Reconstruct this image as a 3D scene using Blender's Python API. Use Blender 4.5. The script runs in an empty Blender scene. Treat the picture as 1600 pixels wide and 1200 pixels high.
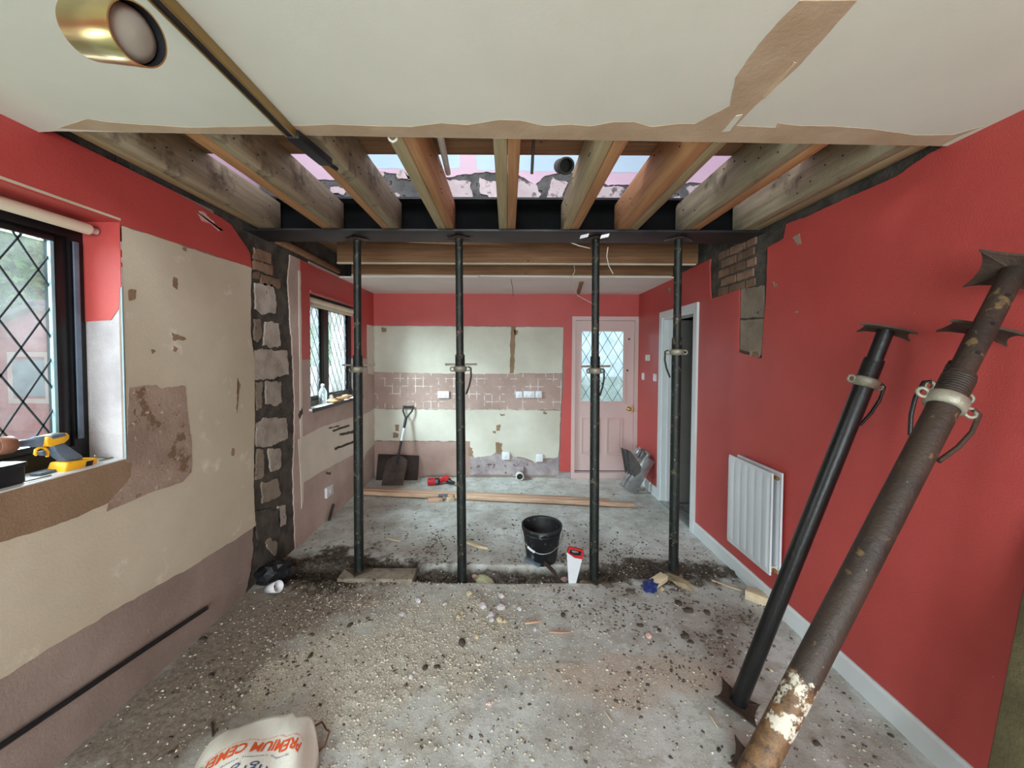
import bpy, bmesh, math, random
import numpy as np
from mathutils import Vector, Matrix, noise as mnoise

random.seed(7)
RNG = np.random.default_rng(11)
S = bpy.context.scene
COL = S.collection
PI = math.pi

# ------------------------------------------------------------------ camera
F, CX, CY, PITCH, ROLL = 630.0, 793.0, 575.8, math.radians(1.8), math.radians(0.25)
CAM = Vector((0, 0, 1.6))
RC = (Matrix.Rotation(PI / 2 - PITCH, 3, 'X') @ Matrix.Rotation(ROLL, 3, 'Z'))
cd = bpy.data.cameras.new('camera')
cd.sensor_fit = 'HORIZONTAL'
cd.sensor_width = 36.0
cd.lens = 36.0 * F / 1600
cd.shift_x = (800 - CX) / 1600
cd.shift_y = (CY - 600) / 1600
cd.clip_start = 0.02
cam = bpy.data.objects.new('camera', cd)
cam.matrix_world = Matrix.Translation(CAM) @ RC.to_4x4()
COL.objects.link(cam)
S.camera = cam


def P(px, py, ax, val):
    """point of the plane <axis>=val seen at the photograph's pixel (px,py)"""
    d = RC @ Vector(((px - CX) / F, -(py - CY) / F, -1))
    i = 'xyz'.index(ax)
    t = (val - CAM[i]) / d[i]
    return CAM + d * t


# ------------------------------------------------------------------ light
S.view_settings.view_transform = 'Standard'
S.view_settings.look = 'None'
S.view_settings.exposure = 0.0
S.view_settings.gamma = 1.0
S.view_settings.use_curve_mapping = False
S.cycles.max_bounces = 8
S.cycles.diffuse_bounces = 5
S.cycles.transparent_max_bounces = 12
S.cycles.use_denoising = True
S.cycles.sample_clamp_indirect = 4.0
w = bpy.data.worlds.new('overcast')
S.world = w
w.use_nodes = True
wn = w.node_tree
bg = wn.nodes['Background']
bg.inputs['Color'].default_value = (0.80, 0.91, 1.0, 1)
bg.inputs['Strength'].default_value = 0.95


def area(name, loc, look, sx, sy, power, color):
    l = bpy.data.lights.new(name, 'AREA')
    l.shape = 'RECTANGLE'
    l.size, l.size_y = sx, sy
    l.energy = power
    l.color = color
    o = bpy.data.objects.new(name, l)
    o.location = loc
    o.rotation_euler = (Vector(look) - Vector(loc)).to_track_quat('-Z', 'Z').to_euler()
    COL.objects.link(o)
    return o


area('daylight_patio', (-0.1, -3.0, 1.45), (0.0, 2.6, 0.5), 2.9, 2.1, 330, (0.86, 0.97, 1.0))
area('daylight_near_window', (-3.0, 0.45, 2.5), (0.2, 1.9, 0.7), 1.6, 1.6, 150, (0.92, 0.98, 1.0))
area('daylight_kitchen_window', (-3.0, 3.3, 2.75), (0.4, 4.5, 0.4), 1.7, 1.5, 1050, (0.88, 0.97, 1.0))
area('daylight_back_door', (1.15, 6.9, 2.6), (1.1, 4.6, 0.9), 1.4, 1.4, 70, (0.88, 0.97, 1.0))
area('daylight_upstairs', (-0.4, 0.6, 4.2), (0.0, 2.9, 3.2), 1.4, 1.0, 90, (0.9, 0.97, 1.0))


# ------------------------------------------------------------------ materials
def lin(c):
    return tuple(((v / 255) / 12.92 if v / 255 <= 0.04045 else ((v / 255 + 0.055) / 1.055) ** 2.4) for v in c) + (1,)


class NT:
    def __init__(s, m):
        s.t = m.node_tree
        s.n = s.t.nodes
        s.l = s.t.links

    def add(s, kind, **kw):
        nd = s.n.new(kind)
        for k, v in kw.items():
            setattr(nd, k, v)
        return nd

    def link(s, a, b):
        s.l.new(a, b)

    def ramp(s, fac, stops):
        r = s.n.new('ShaderNodeValToRGB')
        e = r.color_ramp.elements
        while len(e) < len(stops):
            e.new(0.5)
        for i, (p, c) in enumerate(stops):
            e[i].position = p
            e[i].color = c
        s.link(fac, r.inputs[0])
        return r.outputs[0]

    def noise(s, vec, scale, detail=6, rough=0.6):
        nz = s.n.new('ShaderNodeTexNoise')
        nz.inputs['Scale'].default_value = scale
        nz.inputs['Detail'].default_value = detail
        nz.inputs['Roughness'].default_value = rough
        s.link(vec, nz.inputs['Vector'])
        return nz.outputs['Fac']

    def mix(s, fac, a, b):
        m = s.n.new('ShaderNodeMix')
        m.data_type = 'RGBA'
        if isinstance(fac, float):
            m.inputs[0].default_value = fac
        else:
            s.link(fac, m.inputs[0])
        for v, i in ((a, 6), (b, 7)):
            if isinstance(v, tuple):
                m.inputs[i].default_value = v
            else:
                s.link(v, m.inputs[i])
        return m.outputs[2]


MATS = {}


def mat(name, c1, c2=None, scale=3.0, rough=0.8, bump=0.0, bscale=60, metal=0.0, specks=(), stretch=None, vary=0.0,
        spec=0.4, island=False, lo=0.35, hi=0.65, coat=0.0):
    """specks: (colour, noise scale, threshold 0..1, softness)"""
    m = bpy.data.materials.new(name)
    m.use_nodes = True
    g = NT(m)
    b = g.n['Principled BSDF']
    tc = g.add('ShaderNodeTexCoord')
    vec = tc.outputs['Object']
    if stretch:
        mp = g.add('ShaderNodeMapping')
        mp.inputs['Scale'].default_value = stretch
        g.link(vec, mp.inputs['Vector'])
        vec = mp.outputs['Vector']
    f = g.noise(vec, scale)
    col = g.ramp(f, [(lo, lin(c1)), (hi, lin(c2 or c1))])
    for (sc, ss, th, so) in specks:
        f2 = g.noise(tc.outputs['Object'], ss, 4, 0.65)
        msk = g.ramp(f2, [(th, (0, 0, 0, 1)), (min(1, th + so), (1, 1, 1, 1))])
        col = g.mix(msk, col, lin(sc))
    if vary:
        if island:
            src = g.add('ShaderNodeNewGeometry').outputs['Random Per Island']
        else:
            src = g.add('ShaderNodeObjectInfo').outputs['Random']
        hv = g.add('ShaderNodeHueSaturation')
        mr = g.add('ShaderNodeMapRange')
        mr.inputs[3].default_value = 1 - vary
        mr.inputs[4].default_value = 1 + vary
        g.link(src, mr.inputs[0])
        g.link(mr.outputs[0], hv.inputs['Value'])
        g.link(col, hv.inputs['Color'])
        col = hv.outputs['Color']
    g.link(col, b.inputs['Base Color'])
    b.inputs['Roughness'].default_value = rough
    b.inputs['Metallic'].default_value = metal
    b.inputs['Specular IOR Level'].default_value = spec
    if coat:
        b.inputs['Coat Weight'].default_value = coat
    if bump:
        bp = g.add('ShaderNodeBump')
        bp.inputs['Strength'].default_value = bump
        bp.inputs['Distance'].default_value = 0.01
        fb = g.noise(tc.outputs['Object'], bscale, 5, 0.7)
        g.link(fb, bp.inputs['Height'])
        g.link(bp.outputs[0], b.inputs['Normal'])
    MATS[name] = m
    return m


def glass(name, tint, cloud=0.0, gloss=0.08):
    m = bpy.data.materials.new(name)
    m.use_nodes = True
    g = NT(m)
    g.n.remove(g.n['Principled BSDF'])
    out = g.n['Material Output']
    tr = g.add('ShaderNodeBsdfTransparent')
    tr.inputs[0].default_value = tint
    gl = g.add('ShaderNodeBsdfGlossy')
    gl.inputs['Roughness'].default_value = 0.03
    mx = g.add('ShaderNodeMixShader')
    mx.inputs[0].default_value = gloss
    g.link(tr.outputs[0], mx.inputs[1])
    g.link(gl.outputs[0], mx.inputs[2])
    last = mx.outputs[0]
    if cloud:
        tl = g.add('ShaderNodeBsdfTranslucent')
        tl.inputs[0].default_value = (0.92, 0.97, 1, 1)
        m2 = g.add('ShaderNodeMixShader')
        tc = g.add('ShaderNodeTexCoord')
        f = g.noise(tc.outputs['Object'], 4.0, 5)
        r = g.ramp(f, [(0.35, (cloud * .3,) * 3 + (1,)), (0.7, (cloud,) * 3 + (1,))])
        g.link(r, m2.inputs[0])
        g.link(last, m2.inputs[1])
        g.link(tl.outputs[0], m2.inputs[2])
        last = m2.outputs[0]
    g.link(last, out.inputs['Surface'])
    MATS[name] = m
    return m


def wood(name, c1, c2, axis=0, knots=True, rough=0.75, grain=40, **kw):
    st = [grain, grain, grain]
    st[axis] = 2.0
    return mat(name, c1, c2, scale=1.0, stretch=tuple(st), rough=rough, bump=0.25, bscale=50,
               specks=(((70, 45, 30), 9, 0.70, 0.03),) if knots else (), **kw)


RED = mat('red_paint', (176, 70, 66), (188, 78, 73), 1.6, 0.42, 0.25, 140, specks=(((228, 150, 140), 34, 0.745, 0.02),))
CREAM = mat('cream_skim', (182, 172, 150), (198, 189, 168), 1.3, 0.85, 0.15, 90,
            specks=(((120, 96, 72), 26, 0.76, 0.02), ((222, 216, 204), 6, 0.6, 0.2)))
CREAMK = mat('kitchen_cream_skim', (184, 180, 165), (206, 203, 190), 1.3, 0.85, 0.15, 90,
             specks=(((104, 88, 76), 24, 0.735, 0.02),))
PINKPL = mat('pink_plaster', (132, 116, 106), (156, 140, 130), 2.2, 0.92, 0.4, 80, specks=(((190, 176, 164), 30, 0.72, 0.03), ((96, 78, 66), 22, 0.74, 0.03)))
KPL = mat('kitchen_pink_plaster', (172, 150, 140), (194, 174, 164), 2.2, 0.92, 0.4, 80, specks=(((214, 202, 192), 24, 0.70, 0.03), ((96, 78, 66), 20, 0.72, 0.02)))  # lighter copy of the pink plaster; colour replaces missing direct light
CREAMS = mat('kitchen_side_cream', (206, 196, 180), (220, 210, 196), 2.2, 0.9, 0.3, 80, specks=(((74, 62, 52), 22, 0.73, 0.02),))  # cream lightened in colour where the window wall gets no direct light
BROWNPL = mat('brown_plaster', (128, 104, 80), (146, 122, 98), 3.0, 0.95, 0.4, 80, specks=(((176, 158, 136), 28, 0.74, 0.03),))
PATCHPL = mat('scraped_plaster', (142, 122, 108), (166, 146, 130), 5.0, 0.95, 0.6, 60, specks=(((120, 96, 74), 9, 0.57, 0.05), ((196, 184, 166), 26, 0.64, 0.03)))
GREYPL = mat('grey_render', (176, 170, 172), (200, 195, 196), 6, 0.9, 0.8, 90, specks=(((120, 104, 96), 40, 0.72, 0.03),))
LILACPL = mat('damp_plaster', (140, 128, 132), (176, 166, 166), 6, 0.95, 0.9, 50, specks=(((96, 80, 72), 14, 0.62, 0.05), ((214, 208, 204), 26, 0.68, 0.04)))
CEIL = mat('ceiling_white', (201, 203, 189), (211, 213, 200), 1.2, 0.9, 0.06, 120)
CEILK = mat('kitchen_ceiling_white', (214, 204, 200), (222, 214, 208), 2, 0.9, 0.1, 60)
PAPER = mat('torn_board_paper', (168, 146, 118), (184, 164, 138), 5, 0.95, 0.2, 60)
MORTAR = mat('dark_mortar', (56, 53, 48), (90, 84, 75), 9, 0.97, 1.0, 40, specks=(((110, 100, 90), 24, 0.68, 0.05),))
BLOCK = mat('pale_block', (150, 140, 128), (182, 172, 160), 8, 0.97, 0.8, 60, vary=0.12, specks=(((84, 76, 68), 16, 0.64, 0.05),))
BLOCKG = mat('grey_block', (124, 112, 98), (148, 136, 120), 7, 0.97, 0.9, 60, vary=0.08, specks=(((80, 70, 60), 16, 0.64, 0.05),))
BLOCKW = mat('white_dusted_block', (196, 184, 186), (214, 204, 206), 7, 0.97, 0.6, 60, vary=0.06, specks=(((110, 104, 102), 14, 0.54, 0.10),))
BRICK = mat('brown_brick', (112, 86, 68), (142, 112, 92), 8, 0.95, 0.8, 60, vary=0.25)
PINKW = mat('pink_upper_paint', (212, 188, 208), (220, 198, 214), 2, 0.8, 0.1, 60)
BLUEW = mat('pale_blue_upper_paint', (184, 216, 234), (194, 224, 238), 2, 0.8, 0.1, 60)
STEEL = mat('primed_steel', (18, 18, 19), (38, 37, 40), 5, 0.5, 0.3, 60, specks=(((120, 112, 104), 14, 0.72, 0.03),))
PROPM = mat('green_black_prop', (10, 16, 15), (27, 36, 32), 7, 0.42, 0.4, 50, specks=(((88, 76, 58), 22, 0.60, 0.05), ((128, 130, 120), 48, 0.66, 0.03)))
BSTEEL = mat('black_steel_web', (5, 5, 5), (11, 11, 12), 6, 0.9, 0.2, 50, spec=.08, specks=(((70, 66, 62), 10, 0.74, 0.02),))
PROPB = mat('black_prop', (14, 16, 17), (30, 30, 30), 4, 0.3, 0.2, 40, specks=(((110, 96, 66), 30, 0.77, 0.03),))
RUSTB = mat('dark_rusted_prop', (36, 29, 25), (58, 45, 36), 5, 0.5, 0.35, 60, specks=(((98, 80, 52), 18, 0.62, 0.06), ((150, 136, 92), 50, 0.70, 0.03)))
RUST = mat('rust', (84, 58, 40), (112, 78, 50), 9, 0.85, 0.7, 60, specks=(((56, 40, 32), 20, 0.6, 0.06),))
SPLASH = mat('cement_splash', (168, 160, 142), (190, 184, 170), 20, 0.95, 0.9, 50)
PLATE = mat('prop_plate', (52, 42, 36), (74, 60, 50), 10, 0.7, 0.5, 50)
GALV = mat('galvanised', (150, 152, 152), (182, 184, 184), 12, 0.35, 0.1, 60, metal=0.7, specks=(((205, 200, 180), 7, 0.66, 0.03),))
CHEEK = mat('dull_hanger_steel', (104, 104, 102), (128, 128, 126), 10, 0.5, 0.1, 40, metal=0.4)
ZINC = mat('zinc_collar', (122, 118, 104), (150, 146, 130), 20, 0.45, 0.3, 60, metal=0.3)
WOODX = wood('new_pine_along_x', (188, 152, 126), (212, 180, 156), 0)
WOODXK = wood('kitchen_joist_timber', (112, 80, 54), (140, 104, 74), 0)
WOODXF = wood('floorboard_timber', (126, 90, 62), (150, 112, 82), 0)
WOLD = wood('old_joist_timber', (150, 136, 100), (178, 164, 126), 1)
WORG = wood('orange_joist_timber', (176, 130, 84), (202, 156, 108), 1)
WPALE = wood('pale_dusty_joist', (172, 162, 122), (198, 188, 150), 1)
WGREY = mat('grey_joist_side', (138, 130, 104), (176, 168, 140), 1.0, .85, .3, 50, stretch=(26, 2, 26),
            specks=(((84, 78, 60), 5, 0.56, 0.14), ((52, 46, 36), 34, 0.72, 0.02)))
CHIPW = wood('pale_splinter', (196, 178, 146), (216, 200, 170), 0, False)
DIRTYW = mat('dirty_board', (120, 110, 96), (158, 148, 132), 12, 0.95, 0.8, 60, specks=(((64, 56, 48), 30, 0.6, 0.06),))
OLIVE = mat('olive_plank', (74, 66, 44), (98, 90, 62), 6, 0.9, 0.4, 60)
WHITE = mat('white_gloss', (206, 212, 214), (214, 220, 222), 2, 0.4, 0.03, 40, specks=(((120, 100, 80), 16, 0.80, 0.02),))
RADW = mat('radiator_white', (206, 214, 220), (214, 221, 226), 2, 0.45)
DOORW = mat('pink_white_door', (200, 174, 170), (206, 180, 176), 1.5, 0.5, 0.05, 60)
SOCK = mat('white_plastic', (214, 216, 220), None, 2, 0.35)
BLACK = mat('black_plastic', (18, 19, 22), (30, 31, 34), 5, 0.45)
BUCK = mat('black_bucket', (22, 23, 26), (38, 39, 42), 8, 0.5, 0.1, 60, specks=(((120, 126, 132), 16, 0.60, 0.10),))
FRAME = mat('black_window_frame', (16, 15, 17), (26, 25, 28), 6, 0.35, 0.1, 40)
LEAD = mat('lead', (44, 52, 56), (64, 72, 76), 20, 0.6)
GLASS = glass('clear_glass', (0.93, 0.97, 0.98, 1), 0.05, 0.05)
GLASSK = glass('kitchen_window_glass', (0.88, 0.95, 0.97, 1), 0.035, 0.05)
OBSC = glass('frosted_glass', (0.74, 0.86, 0.90, 1), 0.36, 0.03)
BRASS = mat('brass', (206, 186, 124), (214, 194, 134), 3, 0.3, 0, 40, metal=1.0)
BRASSD = mat('dull_brass', (150, 126, 78), (168, 142, 90), 4, 0.4, 0, 40, metal=0.7)
BULB = mat('frosted_bulb', (140, 138, 126), (148, 146, 134), 3, 0.45)
YEL = mat('yellow_plastic', (238, 176, 34), (246, 188, 46), 5, 0.45)
GREYP = mat('grey_blue_plastic', (84, 98, 114), (108, 124, 140), 6, 0.55)
REDP = mat('red_plastic', (178, 34, 42), (196, 44, 50), 6, 0.4)
SAWST = mat('saw_blade_steel', (214, 219, 226), (226, 230, 236), 6, 0.4, metal=0.15, specks=(((120, 130, 150), 26, 0.68, 0.04),))
BROWNM = mat('brown_hole_saw', (104, 66, 50), (128, 84, 62), 7, 0.6, 0.2, 40)
BLADE = mat('rusty_shovel_blade', (52, 42, 38), (78, 62, 54), 8, 0.8, 0.4, 40)
BOARDD = mat('dark_grimy_board', (44, 36, 33), (64, 52, 47), 6, 0.95, 0.3, 40)
BAGW = mat('white_sack', (226, 226, 212), (238, 238, 228), 4, 0.5, 0.15, 30)
PRINTO = mat('orange_print', (224, 92, 44), None, 2, 0.6)
PRINTB = mat('blue_grey_print', (86, 92, 128), None, 2, 0.6)
CABLE = mat('white_cable', (206, 202, 190), None, 3, 0.5)
ROLLER = mat('roller_blind_cloth', (206, 194, 170), (218, 206, 184), 5, 0.8)
STONE = mat('pale_rubble', (182, 176, 176), (208, 202, 204), 14, 0.95, 0.7, 60, vary=0.12)
STONEY = mat('buff_rubble', (176, 160, 128), (200, 186, 152), 14, 0.95, 0.7, 60, vary=0.12)
STONEP = mat('pink_rubble', (206, 168, 158), (220, 188, 178), 14, 0.95, 0.7, 60, vary=0.08)
STONEG = mat('greenish_rubble', (186, 190, 150), (204, 206, 170), 14, 0.95, 0.7, 60)
CLOD = mat('dark_clod', (62, 55, 48), (92, 82, 72), 14, 0.97, 0.9, 60, vary=0.15)
BLUEP = mat('blue_rubber', (26, 38, 92), (42, 58, 122), 12, 0.5)
BOTTLE = glass('bottle_plastic', (0.86, 0.93, 0.9, 1), 0.3, 0.12)
BREAD = mat('brown_dust_sheet', (150, 108, 74), (182, 140, 100), 14, 0.8, 0.4, 50)
PIPEW = mat('grey_white_pipe', (190, 186, 178), (204, 200, 192), 6, 0.5)
PIPEK = mat('dark_pipe', (38, 36, 32), (60, 56, 48), 8, 0.6, 0.2, 50)
HALLG = mat('hall_grey', (108, 108, 104), (120, 120, 116), 3, 0.9)
DOORB = wood('brown_door_edge', (150, 104, 62), (172, 124, 78), 2)
SHEDR = wood('red_shed_board', (186, 84, 78), (206, 100, 92), 1, False, vary=0.08)
ROOFM = mat('shed_roof_felt', (128, 120, 120), (148, 140, 138), 8, 0.95)
LEAF = mat('tree_leaf', (96, 150, 62), (140, 188, 92), 3, 0.6, vary=0.3, island=True)
BARK = mat('bark', (86, 72, 58), (110, 94, 76), 12, 0.95, 0.6, 30)
GRASS = mat('garden_ground', (120, 140, 96), (150, 158, 120), 3, 0.95)
PALEW = mat('pale_render_house', (226, 214, 208), (236, 226, 220), 2, 0.9)
PINKB = mat('pink_brick_house', (214, 176, 166), (226, 188, 178), 2, 0.9)
BEAD = mat('blue_corner_bead', (140, 176, 186), (160, 194, 202), 8, 0.5)
SLATE = mat('white_sill_paint', (216, 218, 218), (226, 228, 228), 5, 0.5, 0.1, 60, specks=(((120, 104, 86), 20, 0.72, 0.03),))


def tile_mat():
    m = mat('tile_adhesive_band', (156, 132, 122), (176, 152, 142), 2.4, 0.95, 0.6, 60,
            specks=(((190, 174, 164), 26, 0.68, 0.04), ((124, 100, 88), 10, 0.68, 0.05)))
    g = NT(m)
    b = g.n['Principled BSDF']
    src = b.inputs['Base Color'].links[0].from_socket
    tc = g.add('ShaderNodeTexCoord')
    mp = g.add('ShaderNodeMapping')
    mp.inputs['Rotation'].default_value = (PI / 2, 0, 0)
    g.link(tc.outputs['Object'], mp.inputs['Vector'])
    br = g.add('ShaderNodeTexBrick')
    br.offset = 0.0
    br.inputs['Color1'].default_value = (0, 0, 0, 1)
    br.inputs['Color2'].default_value = (0, 0, 0, 1)
    br.inputs['Mortar'].default_value = (1, 1, 1, 1)
    br.inputs['Scale'].default_value = 1.0
    br.inputs['Mortar Size'].default_value = 0.005
    br.inputs['Brick Width'].default_value = 0.1
    br.inputs['Row Height'].default_value = 0.1
    g.link(mp.outputs[0], br.inputs['Vector'])
    f = g.noise(tc.outputs['Object'], 7, 5)
    k = g.ramp(f, [(0.50, (0, 0, 0, 1)), (0.58, (.9, .9, .9, 1))])
    mm = g.add('ShaderNodeMath', operation='MULTIPLY')
    g.link(br.outputs['Color'], mm.inputs[0])
    g.link(k, mm.inputs[1])
    c = g.mix(mm.outputs[0], src, lin((216, 208, 202)))
    g.link(c, b.inputs['Base Color'])
    return m


TILEB = tile_mat()


# ------------------------------------------------------------------ mesh helpers
class MB:
    def __init__(s):
        s.v, s.f, s.sm = [], [], []

    def add(s, vs, fs, smooth=False):
        o = len(s.v)
        s.v += [tuple(v) for v in vs]
        s.f += [tuple(i + o for i in f) for f in fs]
        s.sm += [smooth] * len(fs)
        return s

    def hexa(s, c):  # 8 corners: bottom 4 ccw, top 4 ccw
        return s.add(c, [(3, 2, 1, 0), (4, 5, 6, 7), (0, 1, 5, 4), (1, 2, 6, 5), (2, 3, 7, 6), (3, 0, 4, 7)])

    def box(s, a, b):
        x0, x1 = sorted((a[0], b[0])); y0, y1 = sorted((a[1], b[1])); z0, z1 = sorted((a[2], b[2]))
        return s.hexa([(x0, y0, z0), (x1, y0, z0), (x1, y1, z0), (x0, y1, z0), (x0, y0, z1), (x1, y0, z1), (x1, y1, z1), (x0, y1, z1)])

    def obox(s, c, u, v, w):  # oriented box: centre, half vectors
        c, u, v, w = Vector(c), Vector(u), Vector(v), Vector(w)
        if u.cross(v).dot(w) < 0:
            u = -u
        return s.hexa([c - u - v - w, c + u - v - w, c + u + v - w, c - u + v - w, c - u - v + w, c + u - v + w, c + u + v + w, c - u + v + w])

    def tube(s, pts, r, n=10, cap=True, smooth=True):
        pts = [Vector(p) for p in pts]
        rs = r if isinstance(r, (list, tuple)) else [r] * len(pts)
        vs, fs = [], []
        ref = None
        for i, p in enumerate(pts):
            t = (pts[min(i + 1, len(pts) - 1)] - pts[max(i - 1, 0)]).normalized()
            if ref is None:
                ref = Vector((0, 0, 1)) if abs(t.z) < 0.9 else Vector((1, 0, 0))
            a = (ref - t * ref.dot(t)).normalized()
            ref = a
            b = t.cross(a)
            for k in range(n):
                an = 2 * PI * k / n
                vs.append(p + (a * math.cos(an) + b * math.sin(an)) * rs[i])
        for i in range(len(pts) - 1):
            for k in range(n):
                k2 = (k + 1) % n
                fs.append((i * n + k, i * n + k2, (i + 1) * n + k2, (i + 1) * n + k))
        s.add(vs, fs, smooth)
        if cap:
            s.add(vs[:n], [tuple(reversed(range(n)))])
            s.add(vs[-n:], [tuple(range(n))])
        return s

    def lathe(s, prof, n=24, M=None, smooth=True):
        """prof: (r,z) list, revolved about local z"""
        M = M or Matrix.Identity(4)
        vs, fs = [], []
        for (r, z) in prof:
            for k in range(n):
                an = 2 * PI * k / n
                vs.append(M @ Vector((r * math.cos(an), r * math.sin(an), z)))
        for i in range(len(prof) - 1):
            for k in range(n):
                k2 = (k + 1) % n
                fs.append((i * n + k, i * n + k2, (i + 1) * n + k2, (i + 1) * n + k))
        return s.add(vs, fs, smooth)

    def prism(s, poly, d):
        poly = [Vector(p) for p in poly]
        d = Vector(d)
        nrm = Vector((0, 0, 0))
        for i in range(len(poly)):
            nrm += poly[i].cross(poly[(i + 1) % len(poly)])
        if nrm.dot(d) < 0:
            poly.reverse()
        n = len(poly)
        vs = poly + [p + d for p in poly]
        fs = [tuple(reversed(range(n))), tuple(range(n, 2 * n))]
        fs += [(i, (i + 1) % n, (i + 1) % n + n, i + n) for i in range(n)]
        return s.add(vs, fs)

    def build(s, name, m, parent=None, bevel=0.0, seg=2):
        me = bpy.data.meshes.new(name)
        inv = parent_inv(parent)
        vs = s.v if inv is None else [tuple(inv @ Vector(v)) for v in s.v]
        me.from_pydata(vs, [], s.f)
        me.polygons.foreach_set('use_smooth', s.sm)
        if bevel:
            bm = bmesh.new()
            bm.from_mesh(me)
            bmesh.ops.remove_doubles(bm, verts=bm.verts, dist=1e-5)
            es = [e for e in bm.edges if len(e.link_faces) == 2 and e.calc_face_angle(0) > 0.5]
            bmesh.ops.bevel(bm, geom=es, offset=bevel, segments=seg, affect='EDGES', profile=0.6)
            for f in bm.faces:
                f.smooth = True
            bm.to_mesh(me)
            bm.free()
        me.materials.append(m)
        o = bpy.data.objects.new(name, me)
        COL.objects.link(o)
        if parent is not None:
            o.parent = parent
        return o


WM = {}


def parent_inv(p):
    if p is None:
        return None
    M = Matrix.Identity(4)
    while p is not None:
        M = p.matrix_basis @ M
        p = p.parent
    return M.inverted()


def tag(o, label=None, cat=None, group=None, kind=None):
    if label: o['label'] = label
    if cat: o['category'] = cat
    if group: o['group'] = group
    if kind: o['kind'] = kind
    return o


def empty(name, loc, label, cat, group=None, M=None):
    o = bpy.data.objects.new(name, None)
    o.empty_display_size = 0.05
    COL.objects.link(o)
    o.matrix_basis = M if M is not None else Matrix.Translation(Vector(loc))
    return tag(o, label, cat, group)


def struct(o):
    o['kind'] = 'structure'
    return o


def fr(x, y, seed=0.0):
    return mnoise.noise(Vector((x, y, seed)))


def ragged(poly, amp, step=0.02, seed=0.0, freq=14.0, keep=None):
    """subdivide a 2-D outline and roughen it; keep(a,b)->True leaves a vertex alone"""
    out = []
    n = len(poly)
    for i in range(n):
        a = Vector(poly[i]); b = Vector(poly[(i + 1) % n])
        L = (b - a).length
        k = max(1, int(L / step))
        if k > 160: k = 160
        nr = Vector((-(b - a).y, (b - a).x)).normalized() if L > 0 else Vector((0, 0))
        for j in range(k):
            p = a.lerp(b, j / k)
            if not (keep and keep(p.x, p.y)):
                dd = fr(p.x * freq, p.y * freq, seed) + 0.6 * fr(p.x * freq * 3.7, p.y * freq * 3.7, seed + 5) + 0.7 * fr(p.x * freq * .3, p.y * freq * .3, seed + 9)
                p = p + nr * (dd * amp)
            out.append(p)
    return out


# wall planes: name -> (axis, face value, inward sign)
XL, XR, YB = -1.74, 1.70, 5.25
PLANES = {'L': ('x', XL, 1), 'R': ('x', XR, -1), 'B': ('y', YB, -1)}


def to3(ax, a, b, v):
    return {'x': Vector((v, a, b)), 'y': Vector((a, v, b)), 'z': Vector((a, b, v))}[ax]


def pix(plane, pts):
    ax, v, sg = PLANES[plane]
    r = []
    for q in pts:
        p = P(q[0], q[1], ax, v)
        r.append({'x': (p.y, p.z), 'y': (p.x, p.z), 'z': (p.x, p.y)}[ax])
    return r


def patch(name, plane, poly, th, m, parent, amp=0.004, base=0.0, seed=None, step=0.02, keep=None, freq=14.0):
    """layer of plaster/paint/board on a wall: ragged outline, th thick, its back at 'base' inside the face"""
    ax, v, sg = PLANES[plane] if isinstance(plane, str) else plane
    seed = seed if seed is not None else random.random() * 50
    pl = ragged(poly, amp, step, seed, freq, keep) if amp else [Vector(p) for p in poly]
    mb = MB()
    mb.prism([to3(ax, p.x, p.y, v + sg * base) for p in pl], to3(ax, 0, 0, sg * th))
    return mb.build(name, m, parent)


# ================================================================== FLOOR (height field)
def vnoise(x, y, seed):
    r = np.random.default_rng(seed).random((64, 64))
    xi, yi = np.floor(x).astype(int), np.floor(y).astype(int)
    fx, fy = x - xi, y - yi
    fx, fy = fx * fx * (3 - 2 * fx), fy * fy * (3 - 2 * fy)
    g = lambda a, b: r[a % 64, b % 64]
    return (g(xi, yi) * (1 - fx) + g(xi + 1, yi) * fx) * (1 - fy) + (g(xi, yi + 1) * (1 - fx) + g(xi + 1, yi + 1) * fx) * fy


def fbm(x, y, f, seed, octv=4):
    s = 0; a = 0.5; t = 0
    for o in range(octv):
        s = s + a * vnoise(x * f * 2 ** o + 7.3 * o, y * f * 2 ** o + 3.1 * o, seed + o); t += a; a *= 0.55
    return s / t


def sstep(a, b, x):
    t = np.clip((x - a) / (b - a), 0, 1)
    return t * t * (3 - 2 * t)


def gauss(x, y, cx, cy, sx, sy):
    return np.exp(-((x - cx) / sx) ** 2 - ((y - cy) / sy) ** 2)


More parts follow.
